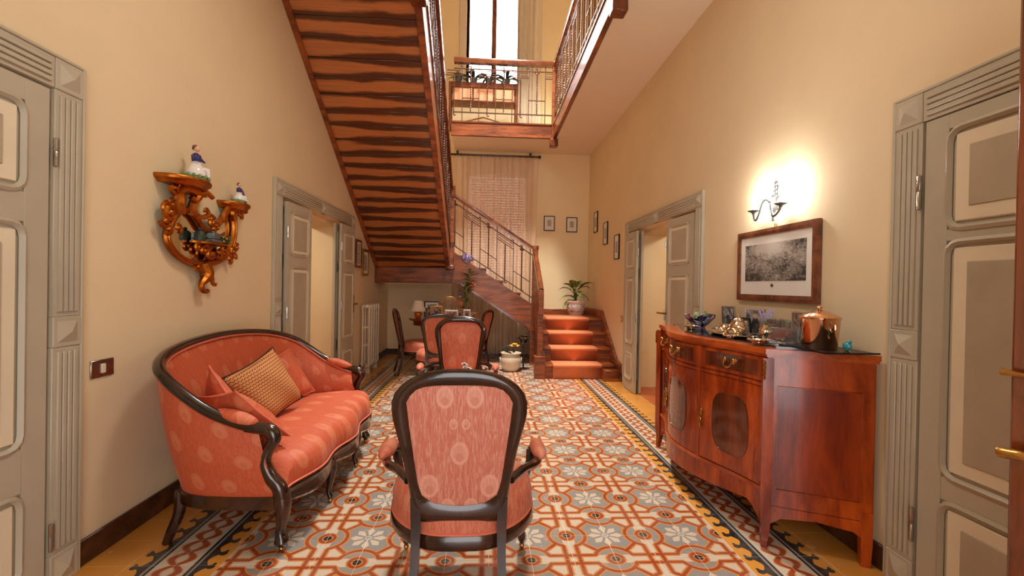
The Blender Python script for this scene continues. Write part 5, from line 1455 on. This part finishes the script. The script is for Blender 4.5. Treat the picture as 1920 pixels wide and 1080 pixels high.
    # figurines and trinkets standing on the shelves
    def figurine(label, loc, s, two):
        f = thing('porcelain_figurine', label, 'figurine', loc, group='porcelain figurines')
        b = MB(); b.lathe([(0,0),(.06,0),(.062,.01),(.045,.02),(.02,.03),(0,.032)], 18, sx=.7*s, sy=1.25*s)
        for k in range(14):
            a = 2*PI*k/14; b.ball((.040*s*math.cos(a), .07*s*math.sin(a), .016*s), .009*s, 6, 4)
        b.build('flower_mound', MT['green_pale'], f)
        spots = [(0, 0, 1.0, 'blue')]+([(0, .055*s, .72, 'blue')] if two else [])
        for (x, y, k, jm) in spots:
            q = k*s
            b = MB(); b.lathe([(.0,.02),(.04,.02),(.042,.035),(.03,.06),(.017,.085),(.0,.087)], 14, (x, y, 0), sx=q, sy=q)
            for v_ in range(len(b.v)): b.v[v_].z *= q
            b.tube([(x+.015*q, y+.01*q, .055*q), (x+.045*q, y+.014*q, .05*q), (x+.048*q, y+.015*q, .018*q)], [.013*q, .012*q, .008*q], 8); b.build('skirt', MT['porcelain'], f)
            b = MB(); b.lathe([(0,.078),(.016,.08),(.019,.1),(.020,.115),(.008,.126),(0,.127)], 12, (x, y, 0), sx=q, sy=q)
            for v_ in range(len(b.v)): b.v[v_].z *= q
            for sg in (-1, 1): b.tube([(x, y+sg*.018*q, .115*q), (x+.012*q, y+sg*.03*q, .095*q), (x+.028*q, y+sg*.014*q, .088*q)], [.007*q, .006*q, .005*q], 6)
            b.build('bodice', MT[jm], f)
            b = MB(); b.tube([(x, y, .122*q), (x, y, .135*q)], .006*q, 6); b.ball((x+.003*q, y, .147*q), (.0125*q, .012*q, .015*q), 10, 8); b.ball((x+.015*q, y, .145*q), .003*q, 6, 4); b.build('head', MT['skin'], f)
            b = MB(); b.ball((x-.003*q, y, .154*q), (.014*q, .0145*q, .011*q), 10, 6); b.ball((x-.012*q, y, .148*q), .008*q, 6, 4); b.build('hair', MT['frame_brown'], f)
    figurine('seated porcelain figure in white and blue on the larger upper bracket', (XL+.09, 2.70, 1.849), 1.25, False)
    figurine('porcelain pair seated on the smaller right bracket', (XL+.075, 3.18, 1.806), .85, True)
    # three trinkets on the inner shelf
    t2 = thing('trinket_bottle', 'dark green stoppered bottle on the left of the mirror shelf', 'bottle', (XL+.055, 2.80, 1.5105))
    b = MB(); b.lathe([(0,0),(.028,0),(.03,.01),(.03,.045),(.02,.06),(0,.062)], 12); b.build('body', MT['green_dark'], t2)
    b = MB(); b.ball((0,0,.07), .012, 8, 6); b.build('stopper', MT['green_dark'], t2)
    t2 = thing('trinket_box', 'blue-grey trinket box on stacked tray in the mirror shelf', 'box', (XL+.06, 2.92, 1.5105))
    b = MB(); b.box(-.03,.03,-.045,.045,0,.02,.004).box(-.024,.024,-.03,.04,.02,.062,.006); b.build('body', MT['pewter'], t2)
    b = MB(); b.ball((0,.0,.066), (.012,.012,.01), 8, 6); b.build('knob', MT['pewter'], t2)
    t2 = thing('flower_garland', 'green garland with red berries on the mirror shelf', 'garland', (XL+.06, 3.02, 1.5105))
    b = MB(); bb_ = MB()
    for k in range(26):
        p = V(rr.uniform(-.02,.025), rr.uniform(-.05,.05), rr.uniform(.008,.05))
        if k % 4 == 0: bb_.ball(p+V(.012,0,0), .007, 8, 6)
        else: b.ball(p, (.010,.014,.009), 6, 4)
    b.build('leaves', MT['green'], t2); bb_.build('berries', MT['orange_petal'], t2)
wall_things()
# ------------------------------------------------------------------ plants
def leaf_mesh(b, base, d, length, width, droop=.3, up=(0,0,1), n=5):
    """a curved pointed leaf with a raised midrib fold"""
    base, d = Vector(base), Vector(d).normalized(); u = Vector(up)
    side = d.cross(u)
    side = side.normalized() if side.length > 1e-4 else Vector((1,0,0)); nrm = side.cross(d).normalized()
    vs = []; fs = []
    for k in range(n+1):
        t = k/n; w = width*math.sin(PI*min(1, t*.93+.07))**.8*(1-t*.15)
        c = base+d*(length*t)-u*(droop*length*t*t)
        if k == n: w = .0005
        vs += [c-side*w/2+nrm*w*.18, c, c+side*w/2+nrm*w*.18]
    for k in range(n):
        for j in range(2): fs.append((3*k+j, 3*k+j+1, 3*k+4+j, 3*k+3+j))
    m = len(vs)
    vs2 = [p-nrm*.0012 for p in vs]
    b.add(vs+vs2, fs+[tuple(m+i for i in f) for f in fs])
def rose(b, c, r):
    c = Vector(c)
    for ring, (nn, tilt, s) in enumerate(((6, .9, 1.0), (5, .5, .75), (4, .2, .5))):
        for k in range(nn):
            a = 2*PI*k/nn+ring*.5; d = V(math.cos(a)*tilt, math.sin(a)*tilt, 1.1-tilt)
            leaf_mesh(b, c, d, r*s*1.1, r*s*1.1, .2, n=3)
def plants():
    rr = random.Random(21)
    # dieffenbachia in a majolica cachepot on the landing
    t = thing('potted_plant', 'leafy variegated plant on the stair landing', 'plant', (1.535, 7.72, .800+.12))
    stems = []
    for k in range(4):
        a = rr.uniform(0, 2*PI); p = [V(0,0,.0), V(.02*math.cos(a), .02*math.sin(a), .15), V(.05*math.cos(a), .05*math.sin(a), .26+.03*k)]
        b = MB(); b.tube(cr(p, 4), .011, 6); b.build('stem', MT['green'], t)
        stems.append(p[-1])
    spec = [(-2.9,.28,.10,.75),(-2.5,.24,.32,.5),(-.1,.26,.34,.35),(.25,.22,.30,.6),(-1.3,.22,.20,.9),(1.8,.20,.36,.3),(-2.0,.20,.42,.2),(.9,.18,.42,.15),(2.6,.24,.26,.6),(-.7,.22,.14,.9),(-2.7,.22,.02,1.0),(.0,.20,.44,.25),(-1.7,.18,.36,.25),(3.0,.2,.36,.4)]
    for (a, L_, z0, dr) in spec:
        b = MB(); s = stems[int(abs(a)*3) % 4]
        base = V(s.x*.8, s.y*.8, min(z0*.75+.05, .30)); d = V(math.cos(a), math.sin(a)*.8, .55+z0*.7)
        b.tube([base, base+d.normalized()*.07], .005, 5)
        leaf_mesh(b, base+d.normalized()*.06, d, L_*1.22, .15, dr, n=7); b.build('leaf', MT['varleaf'], t)
    b = MB(); b.tube(cr([(.06,-.02,0),(.1,-.03,.16),(.13,-.03,.17),(.14,-.03,.08)],5), .003, 5); b.build('wire_loop', MT['pewter'], t)
    t = thing('cachepot', 'white cachepot painted with blue and orange scrolls on the landing', 'flowerpot', (1.535, 7.72, .7742))
    b = MB(); b.lathe([(0,0),(.10,0),(.115,.012),(.105,.022),(.135,.05),(.158,.11),(.163,.17),(.155,.205),(.168,.225),(.172,.25),(.165,.255),(.150,.245),(.145,.14),(0,.13)], 32); b.build('pot', MT['majolica'], t)
    b = MB(); b.lathe([(0,.13),(.144,.135)], 24); b.build('soil', MT['soil'], t)
    # white jar with yellow flowers on the floor
    t = thing('flower_jar', 'white glazed jar with ring handles under the stairs', 'flowerpot', (.37, 6.72, 0))
    b = MB(); b.lathe([(0,0),(.095,0),(.11,.01),(.135,.06),(.158,.13),(.155,.20),(.135,.235),(.132,.25),(.155,.262),(.158,.272),(.145,.275),(.125,.25),(.12,.23),(0,.225)], 32); b.build('jar', MT['white_gloss'], t)
    for s in (-1, 1):
        b = MB(); b.tube([V(s*.158, -.0+.028*math.cos(2*PI*k/14), .165+.034*math.sin(2*PI*k/14)) for k in range(14)], .009, 6, closed=True); b.build('ring_handle', MT['white_gloss'], t)
    t = thing('yellow_roses', 'yellow rose and dark leaves in the white jar', 'flowers', (.37, 6.72, .226))
    b = MB(); b.tube([(.02,-.02,0),(.05,-.04,.13)], .004, 5); b.tube([(-.04,0,0),(-.06,-.02,.12)], .004, 5); b.build('stems', MT['green_dark'], t)
    b = MB(); rose(b, (.05,-.05,.15), .085); b.build('bloom', MT['yellow'], t)
    for k in range(16):
        a = rr.uniform(0, 2*PI); b = MB(); c = V(-.05+rr.uniform(-.05,.05), rr.uniform(-.06,.04), rr.uniform(.04,.14)) if k % 2 else V(rr.uniform(-.04,.06), rr.uniform(-.08,.0), rr.uniform(.02,.08))
        leaf_mesh(b, c, (math.cos(a), math.sin(a), .4), rr.uniform(.07,.11), .06, .3, n=3); b.build('leaf', MT['green_dark'], t)
    t = thing('dried_flowers', 'dark dried flower bunch in a slim stand behind the white jar', 'flowers', (.57, 6.85, 0))
    b = MB(); b.lathe([(0,0),(.06,0),(.06,.012),(.014,.02),(.012,.38),(.05,.41),(.055,.45),(.045,.45),(0,.42)], 14); b.build('stand', MT['dark_wood'], t)
    for k in range(22):
        a = rr.uniform(0, 2*PI); b = MB(); c = V(.04*math.cos(a), .03*math.sin(a), .44+rr.uniform(0,.06))
        leaf_mesh(b, c, (math.cos(a), math.sin(a), rr.uniform(.2,1.2)), rr.uniform(.07,.11), .06, .35, n=3); b.build('leaf', MT['green_dark'] if k % 4 else MT['frame_brown'], t)

# ------------------------------------------------------------------ photo table under the stairs
def photo_table():
    Z = .775; cx, cy = -.60, 6.62
    t = thing('photo_table', 'wooden table crowded with picture frames under the stairs', 'table', (cx, cy, 0))
    b = MB(); b.lathe([(0,.745),(.46,.745),(.475,.752),(.48,.765),(.475,.775),(0,.775)], 40, sx=1.1, sy=.72); b.build('table_top', MT['table_wood'], t)
    b = MB(); b.lathe([(.42,.68),(.425,.70),(.42,.745)], 40, sx=1.1, sy=.72); b.build('apron', MT['table_wood'], t)
    for sx in (-1, 1):
        for sy in (-1, 1):
            b = MB(); x, y = sx*.13, sy*.09
            b.tube(cr([(x,y,.74),(x*.8,y*.8,.6),(x*.9,y*.9,.3),(x*1.5,y*1.5,.0)],5), [.028]*5+[.024]*5+[.016]*6, 8); b.build('leg', MT['dark_wood'], t)
    # lamp
    l = thing('table_lamp', 'small lamp with cream shade and orange ball base', 'lamp', (-1.005, 6.66, Z))
    b = MB(); b.lathe([(0,0),(.035,0),(.04,.006),(.03,.012)]+[(.055*math.sin(a)+.002, .055-.052*math.cos(a)) for a in [PI*k/10 for k in range(2,10)]]+[(.012,.108),(.01,.125),(0,.126)], 24); b.build('ball_base', MT['orange'], l)
    b = MB(); b.lathe([(.115,.098),(.118,.10),(.058,.252),(.056,.250),(.113,.10)], 32); b.build('lamp_shade', MT['lampshade'], l)
    b = MB(); b.tube([(0,0,.12),(0,0,.2)], .006, 6).ball((0,0,.2), (.018,.018,.025), 8, 6); b.build('bulb_holder', MT['white'], l)
    # frames
    P = 'frames on the photo table'
    frame_photo('framed_photo', 'large dark and white frame beside the table lamp', 'photo frame', .23, .245, .018, .014, MT['black'], (-.82, 6.80, Z), .1, -.12, (.03,.03,.03), 'photo', P)
    frame_photo('framed_photo', 'gold frame with dark couple photo on the table', 'photo frame', .175, .19, .02, .016, MT['gold_frame'], (-.735, 6.60, Z), .05, -.14, None, 'photo', P)
    frame_photo('framed_photo', 'slim dark frame peeking out left of the gold frame', 'photo frame', .10, .15, .01, .012, MT['black'], (-.845, 6.66, Z), .3, -.14, None, 'photo', P)
    frame_photo('framed_photo', 'wide white-bordered photo in front of the octagonal ornament', 'photo frame', .185, .135, .008, .01, MT['white'], (-.50, 6.45, Z), 0, -.12, (.01,.012,.012), 'photo', P)
    frame_photo('framed_photo', 'thin gilt frame right of the white-bordered photo', 'photo frame', .10, .15, .01, .012, MT['gold_frame'], (-.385, 6.58, Z), -.2, -.14, None, 'photo', P)
    frame_photo('framed_photo', 'upright pale frame near the right end of the table', 'photo frame', .10, .14, .014, .012, MT['white'], (-.285, 6.54, Z), -.1, -.14, None, 'photo', P)
    frame_photo('framed_photo', 'small copper-coloured frame at the right end of the table', 'photo frame', .09, .10, .01, .012, MT['copper'], (-.19, 6.56, Z), -.2, -.14, None, 'photo', P)
    # octagonal mirror frame
    o = thing('octagonal_ornament', 'octagonal glass ornament with gilt edges standing on the photo table', 'ornament', (-.565, 6.78, Z)); o.rotation_euler = (.10, 0, 0)
    R1, R2, c = .16, .105, .165
    pt = lambda r, k, y=0: V(r*math.cos(PI/8+PI/4*k), y, c+r*math.sin(PI/8+PI/4*k))
    for k in range(8):
        b = MB(); b.add([pt(R1-.006,k+.04,-.004), pt(R1-.006,k+.96,-.004), pt(R2+.005,k+.95,-.008), pt(R2+.005,k+.05,-.008), pt(R1-.006,k+.04,.004), pt(R1-.006,k+.96,.004), pt(R2+.005,k+.95,.004), pt(R2+.005,k+.05,.004)], [(0,1,2,3),(4,5,6,7),(0,1,5,4),(1,2,6,5),(2,3,7,6),(3,0,4,7)]); b.build('edge_pane', MT['thin_glass'], o, ang=None)
        b = MB(); b.tube([pt(R1,k), pt(R2,k)], .006, 6); b.build('gilt_bar', MT['gold_frame'], o)
    b = MB(); b.tube([pt(R1,k) for k in range(8)], .007, 6, closed=True).tube([pt(R2,k) for k in range(8)], .006, 6, closed=True); b.build('gilt_edge', MT['gold_frame'], o)
    b = MB(); b.add([pt(R2,k,-.002) for k in range(8)]+[pt(R2,k,.002) for k in range(8)], [tuple(range(8)), tuple(range(8,16))]+[(k,(k+1)%8,8+(k+1)%8,8+k) for k in range(8)]); b.build('centre_pane', MT['thin_glass'], o, ang=None)
    # glass vase with tall flowers
    v = thing('flower_vase', 'tall flower arrangement with a purple artichoke bloom before the stair string', 'flowers', (-.31, 6.78, Z))
    b = MB(); b.lathe([(0,0),(.05,0),(.052,.01),(.035,.03),(.045,.10),(.06,.17),(.058,.172),(.04,.10),(.028,.035),(0,.02)], 20); b.build('vase', MT['thin_glass'], v)
    rr = random.Random(9)
    st = [(.0,0,.84,'purple'),(.05,-.02,.62,'green_pale'),(-.02,-.02,.48,'green_pale'),(.09,-.03,.52,'orange_petal'),(.03,0,.72,'green_pale')]
    for (x, y, h, m) in st:
        b = MB(); q = cr([(0,0,.05),(x*.4,y*.4,h*.45),(x,y,h)], 5); b.tube(q, .004, 5); s = b.build('stem', MT['green_pale'], v)
        if m == 'purple':
            b = MB(); b.ball((x,y,h+.03), (.07,.07,.065), 14, 8)
            for k in range(70):
                a, e = rr.uniform(0,2*PI), rr.uniform(-.1,1.3); d = V(math.cos(a)*math.cos(e), math.sin(a)*math.cos(e), math.sin(e)); leaf_mesh(b, V(x,y,h+.03)+d*.06, d, .045, .03, .0, n=2)
            b.build('bloom', MT['purple'], v)
        elif m == 'orange_petal':
            b = MB(); rose(b, (x,y,h-.02), .07); b.build('bloom', MT['orange_petal'], v)
        else:
            for k in range(14):
                a = rr.uniform(0,2*PI); b = MB(); leaf_mesh(b, (x*(.7+.03*k),y,h-.25+.02*k), (math.cos(a), math.sin(a), .7), rr.uniform(.12,.2), .05, .4, n=4); b.build('leaf', MT['green_pale'] if k % 2 else MT['green'], v)
    # low glass with greenery at the foot of the vase
    g = thing('bud_vase', 'small glass of green sprigs right of the octagonal ornament', 'vase', (-.36, 6.70, Z))
    b = MB(); b.lathe([(0,0),(.028,0),(.03,.08),(.028,.08),(.026,.006),(0,.005)], 14); b.build('glass', MT['thin_glass'], g)
    for k in range(14):
        a = rr.uniform(0,2*PI); b = MB(); leaf_mesh(b, (.01*math.cos(a),.01*math.sin(a),.05+.008*k), (math.cos(a)*.8, math.sin(a)*.8, .9), rr.uniform(.05,.09), .022, .3, n=3); b.build('leaf', MT['green'], g)

# ------------------------------------------------------------------ low table between the armchairs
def low_table():
    t = thing('coffee_table', 'small round pedestal table hidden behind the nearest armchair', 'table', (-.145, 2.98, 0))
    b = MB(); b.lathe([(0,.52),(.27,.52),(.285,.53),(.29,.54),(.28,.548),(0,.548)], 36); b.build('table_top', MT['dark_wood'], t)
    b = MB(); b.lathe([(0,.12),(.045,.13),(.05,.17),(.028,.24),(.024,.36),(.04,.45),(.06,.52)], 20); b.build('pedestal', MT['dark_wood'], t)
    for k in range(3):
        a = 2*PI*k/3+.5; b = MB(); d = V(math.cos(a), math.sin(a), 0)
        b.tube(cr([V(0,0,.16)+d*.02, V(0,0,.15)+d*.12, V(0,0,.06)+d*.20, V(0,0,.014)+d*.25], 4), [.022]*6+[.017]*7, 8); b.build('leg', MT['dark_wood'], t)
    p = thing('flower_bowl', 'white bowl with white blossom and green sprigs above the chair back', 'flowers', (-.13, 2.98, .548))
    b = MB(); b.lathe([(0,0),(.06,0),(.065,.01),(.10,.07),(.12,.145),(.115,.148),(.09,.07),(0,.03)], 28); b.build('bowl', MT['porcelain'], p)
    rr = random.Random(4)
    for k in range(26):
        a = rr.uniform(0,2*PI); b = MB(); x = rr.uniform(-.02,.09)
        leaf_mesh(b, (x, .03*math.sin(a), .10), (math.cos(a)*.5+.2, math.sin(a)*.5, 1.0), rr.uniform(.06,.10), .016, .2, n=3); b.build('leaf', MT['green_pale'] if k % 3 else MT['green'], p)
    for k in range(6):
        b = MB(); c = V(.0+rr.uniform(-.03,.03), rr.uniform(-.03,.0), rr.uniform(.17,.215)); rose(b, c, .022); b.build('blossom', MT['porcelain'], p)

# ------------------------------------------------------------------ curtains
def drape(label, x0, x1, ztop, zbot, y, amp, waves, mat, seed, gather=1.0):
    t = thing('curtain', label, 'curtain', ((x0+x1)/2, y, zbot)); rr = random.Random(seed)
    ph = [rr.uniform(0, 6.28) for _ in range(4)]; w = x1-x0; H = ztop-zbot; n = int(waves*8)
    def f(u, v):
        x = (u-.5)*w*(1-.03*math.sin(PI*v)); a = 2*PI*waves*u
        yy = amp*(math.sin(a+ph[0]+.5*math.sin(a*.31+ph[1]))*lerp(.8, 1.2, v)+.4*math.sin(a*.53+ph[2]+v*1.2))
        return (x+.012*math.sin(a*.7+v*2), yy, H*(1-v))
    b = MB(); b.grid(f, n, 12); b.build('cloth', mat, t, ang=70); return t
def curtains():
    t = drape('long sheer gathered curtain over the lower stair window', -.66, .87, 3.55, .04, 8.095, .034, 19, MT['curtain'], 2)
    r = thing('curtain_rod', 'dark curtain rod with rings and ball ends on the far wall', 'curtain rod', (.08, 8.11, 3.60))
    b = MB(); b.tube([(-.80,0,0),(.80,0,0)], .017, 10); b.build('rod', MT['dark_wood'], r)
    for s in (-1, 1):
        b = MB(); b.ball((s*.82,0,0), .032, 10, 8); b.build('finial', MT['dark_wood'], r)
        b = MB(); b.tube([(s*.66,.085,.06),(s*.66,.0,.06),(s*.66,0,.0)], .012, 8); b.box(s*.66-.02, s*.66+.02, .076, .088, .02, .1, .004); b.build('rod_bracket', MT['dark_wood'], r)
    for k in range(13):
        x = -.70+1.4*k/12; b = MB(); b.tube([V(x, .026*math.cos(2*PI*q/12), -.006+.026*math.sin(2*PI*q/12)) for q in range(12)], .004, 5, closed=True); b.build('ring', MT['dark_wood'], r)
    drape('upper sheer curtain drawn to the right of the bright window', .44, .90, 6.85, 3.92, 8.06, .03, 7, MT['curtain_up'], 5)

# ------------------------------------------------------------------ jardiniere on the upper landing
def jardiniere():
    t = thing('jardiniere', 'wooden flower stand with orange panels on the upper landing', 'plant stand', (-.12, 7.62, ZU-.02))
    z0 = 0; w = .55
    for sx in (-1, 1):
        for sy in (-.13, .13):
            b = MB(); b.box(sx*w-.022, sx*w+.022, sy-.02, sy+.02, 0, .74, .004); b.build('leg', MT['wood_rail'], t)
    b = MB(); b.box(-w, w, -.14, .14, .65, .74, .005); b.build('top_rail', MT['wood_rail'], t)
    b = MB(); b.box(-w, w, -.135, .135, .42, .445, .004); b.build('bottom_rail', MT['wood_rail'], t)
    for k in range(3):
        x0 = -w+.03+k*(2*w-.06)/3; b = MB(); b.box(x0+.015, x0+(2*w-.06)/3-.015, -.125, -.11, .445, .65, .003); b.build('panel', MT['jardin'], t)
    for k in (1, 2):
        x = -w+.03+k*(2*w-.06)/3; b = MB(); b.box(x-.012, x+.012, -.135, -.11, .445, .65); b.build('stile', MT['wood_rail'], t)
    for sx in (-1, 1):
        b = MB(); b.tube([(sx*w, -.12, .02), (0, -.12, .17)], .012, 4); b.build('brace', MT['wood_rail'], t)
    rr = random.Random(8)
    for i, (x, lab) in enumerate(((-.42, 'low green plant at the left end of the flower stand'), (-.17, 'potted plant with drooping leaves left of the window mullion'), (.09, 'potted plant with broad leaves before the window mullion'), (.38, 'potted plant with long leaves at the right of the flower stand'))):
        p = thing('potted_plant', lab, 'plant', (-.12+x, 7.62, ZU-.02+.74), group='plants on the flower stand')
        b = MB(); b.lathe([(0,0),(.05,0),(.065,.10),(.07,.10),(.07,.115),(.06,.115),(0,.09)], 16); b.build('pot', MT['pewter'], p)
        for k in range(9):
            a = 2*PI*k/9+rr.uniform(-.3,.3); b = MB(); d = V(math.cos(a), math.sin(a)*.6, rr.uniform(.5,1.0))
            leaf_mesh(b, (0,0,.10), d, rr.uniform(.26,.40) if i else rr.uniform(.2,.28), .065, .6, n=6); b.build('leaf', MT['green_pale'] if i == 0 else MT['green_dark'], p)

# ------------------------------------------------------------------ furniture in the side rooms
def side_rooms():
    for sx, x, y, lab in ((-1, -2.86, 6.2, 'wooden dresser with green china glimpsed through the left doorway'), (1, 2.90, 6.2, 'wooden shelf unit with china glimpsed through the right doorway')):
        t = thing('china_cabinet', lab, 'cabinet', (x, y, 0)); w, d, h = .55, .2, 1.75
        b = MB(); b.box(-w, -w+.03, -d, d, 0, h, .004).box(w-.03, w, -d, d, 0, h, .004).box(-w, w, d-.02, d, 0, h); b.build('carcass', MT['table_wood'], t)
        for z in (.02, .42, .82, 1.10, 1.38, 1.72): b = MB(); b.box(-w+.03, w-.03, -d, d-.02, z, z+.025, .003); b.build('shelf', MT['table_wood'], t)
        for s in (0, 1):
            b = MB(); b.box(-w+.03+s*(w-.03), s*(w-.03), -d-.015, -d, .05, .80, .004); dd = b.build('door', MT['table_wood'], t)
            b = MB(); b.ball((0+(-.04 if s == 0 else .04), -d-.025, .45), .014, 8, 6); b.build('knob', MT['brass'], dd)
        side = 'left' if sx < 0 else 'right'; xx = .50 if sx < 0 else -.42
        for z, m, lv in ((.845, 'porcelain', 'lowest'), (1.125, 'green' if sx < 0 else 'porcelain', 'middle'), (1.405, 'pewter', 'upper')):
            c = thing('china_jar', 'lidded jar on the %s shelf seen through the %s doorway' % (lv, side), 'jar', (x+xx, y-.02, z))
            b = MB(); b.lathe([(0,0),(.035,0),(.05,.05),(.045,.10),(.03,.12),(.034,.13),(0,.13)], 12); b.build('body', MT[m], c)
            b = MB(); b.ball((0,0,.135), (.015,.015,.012), 6, 5); b.build('lid', MT[m], c)
plants(); photo_table(); low_table(); curtains(); jardiniere(); side_rooms()
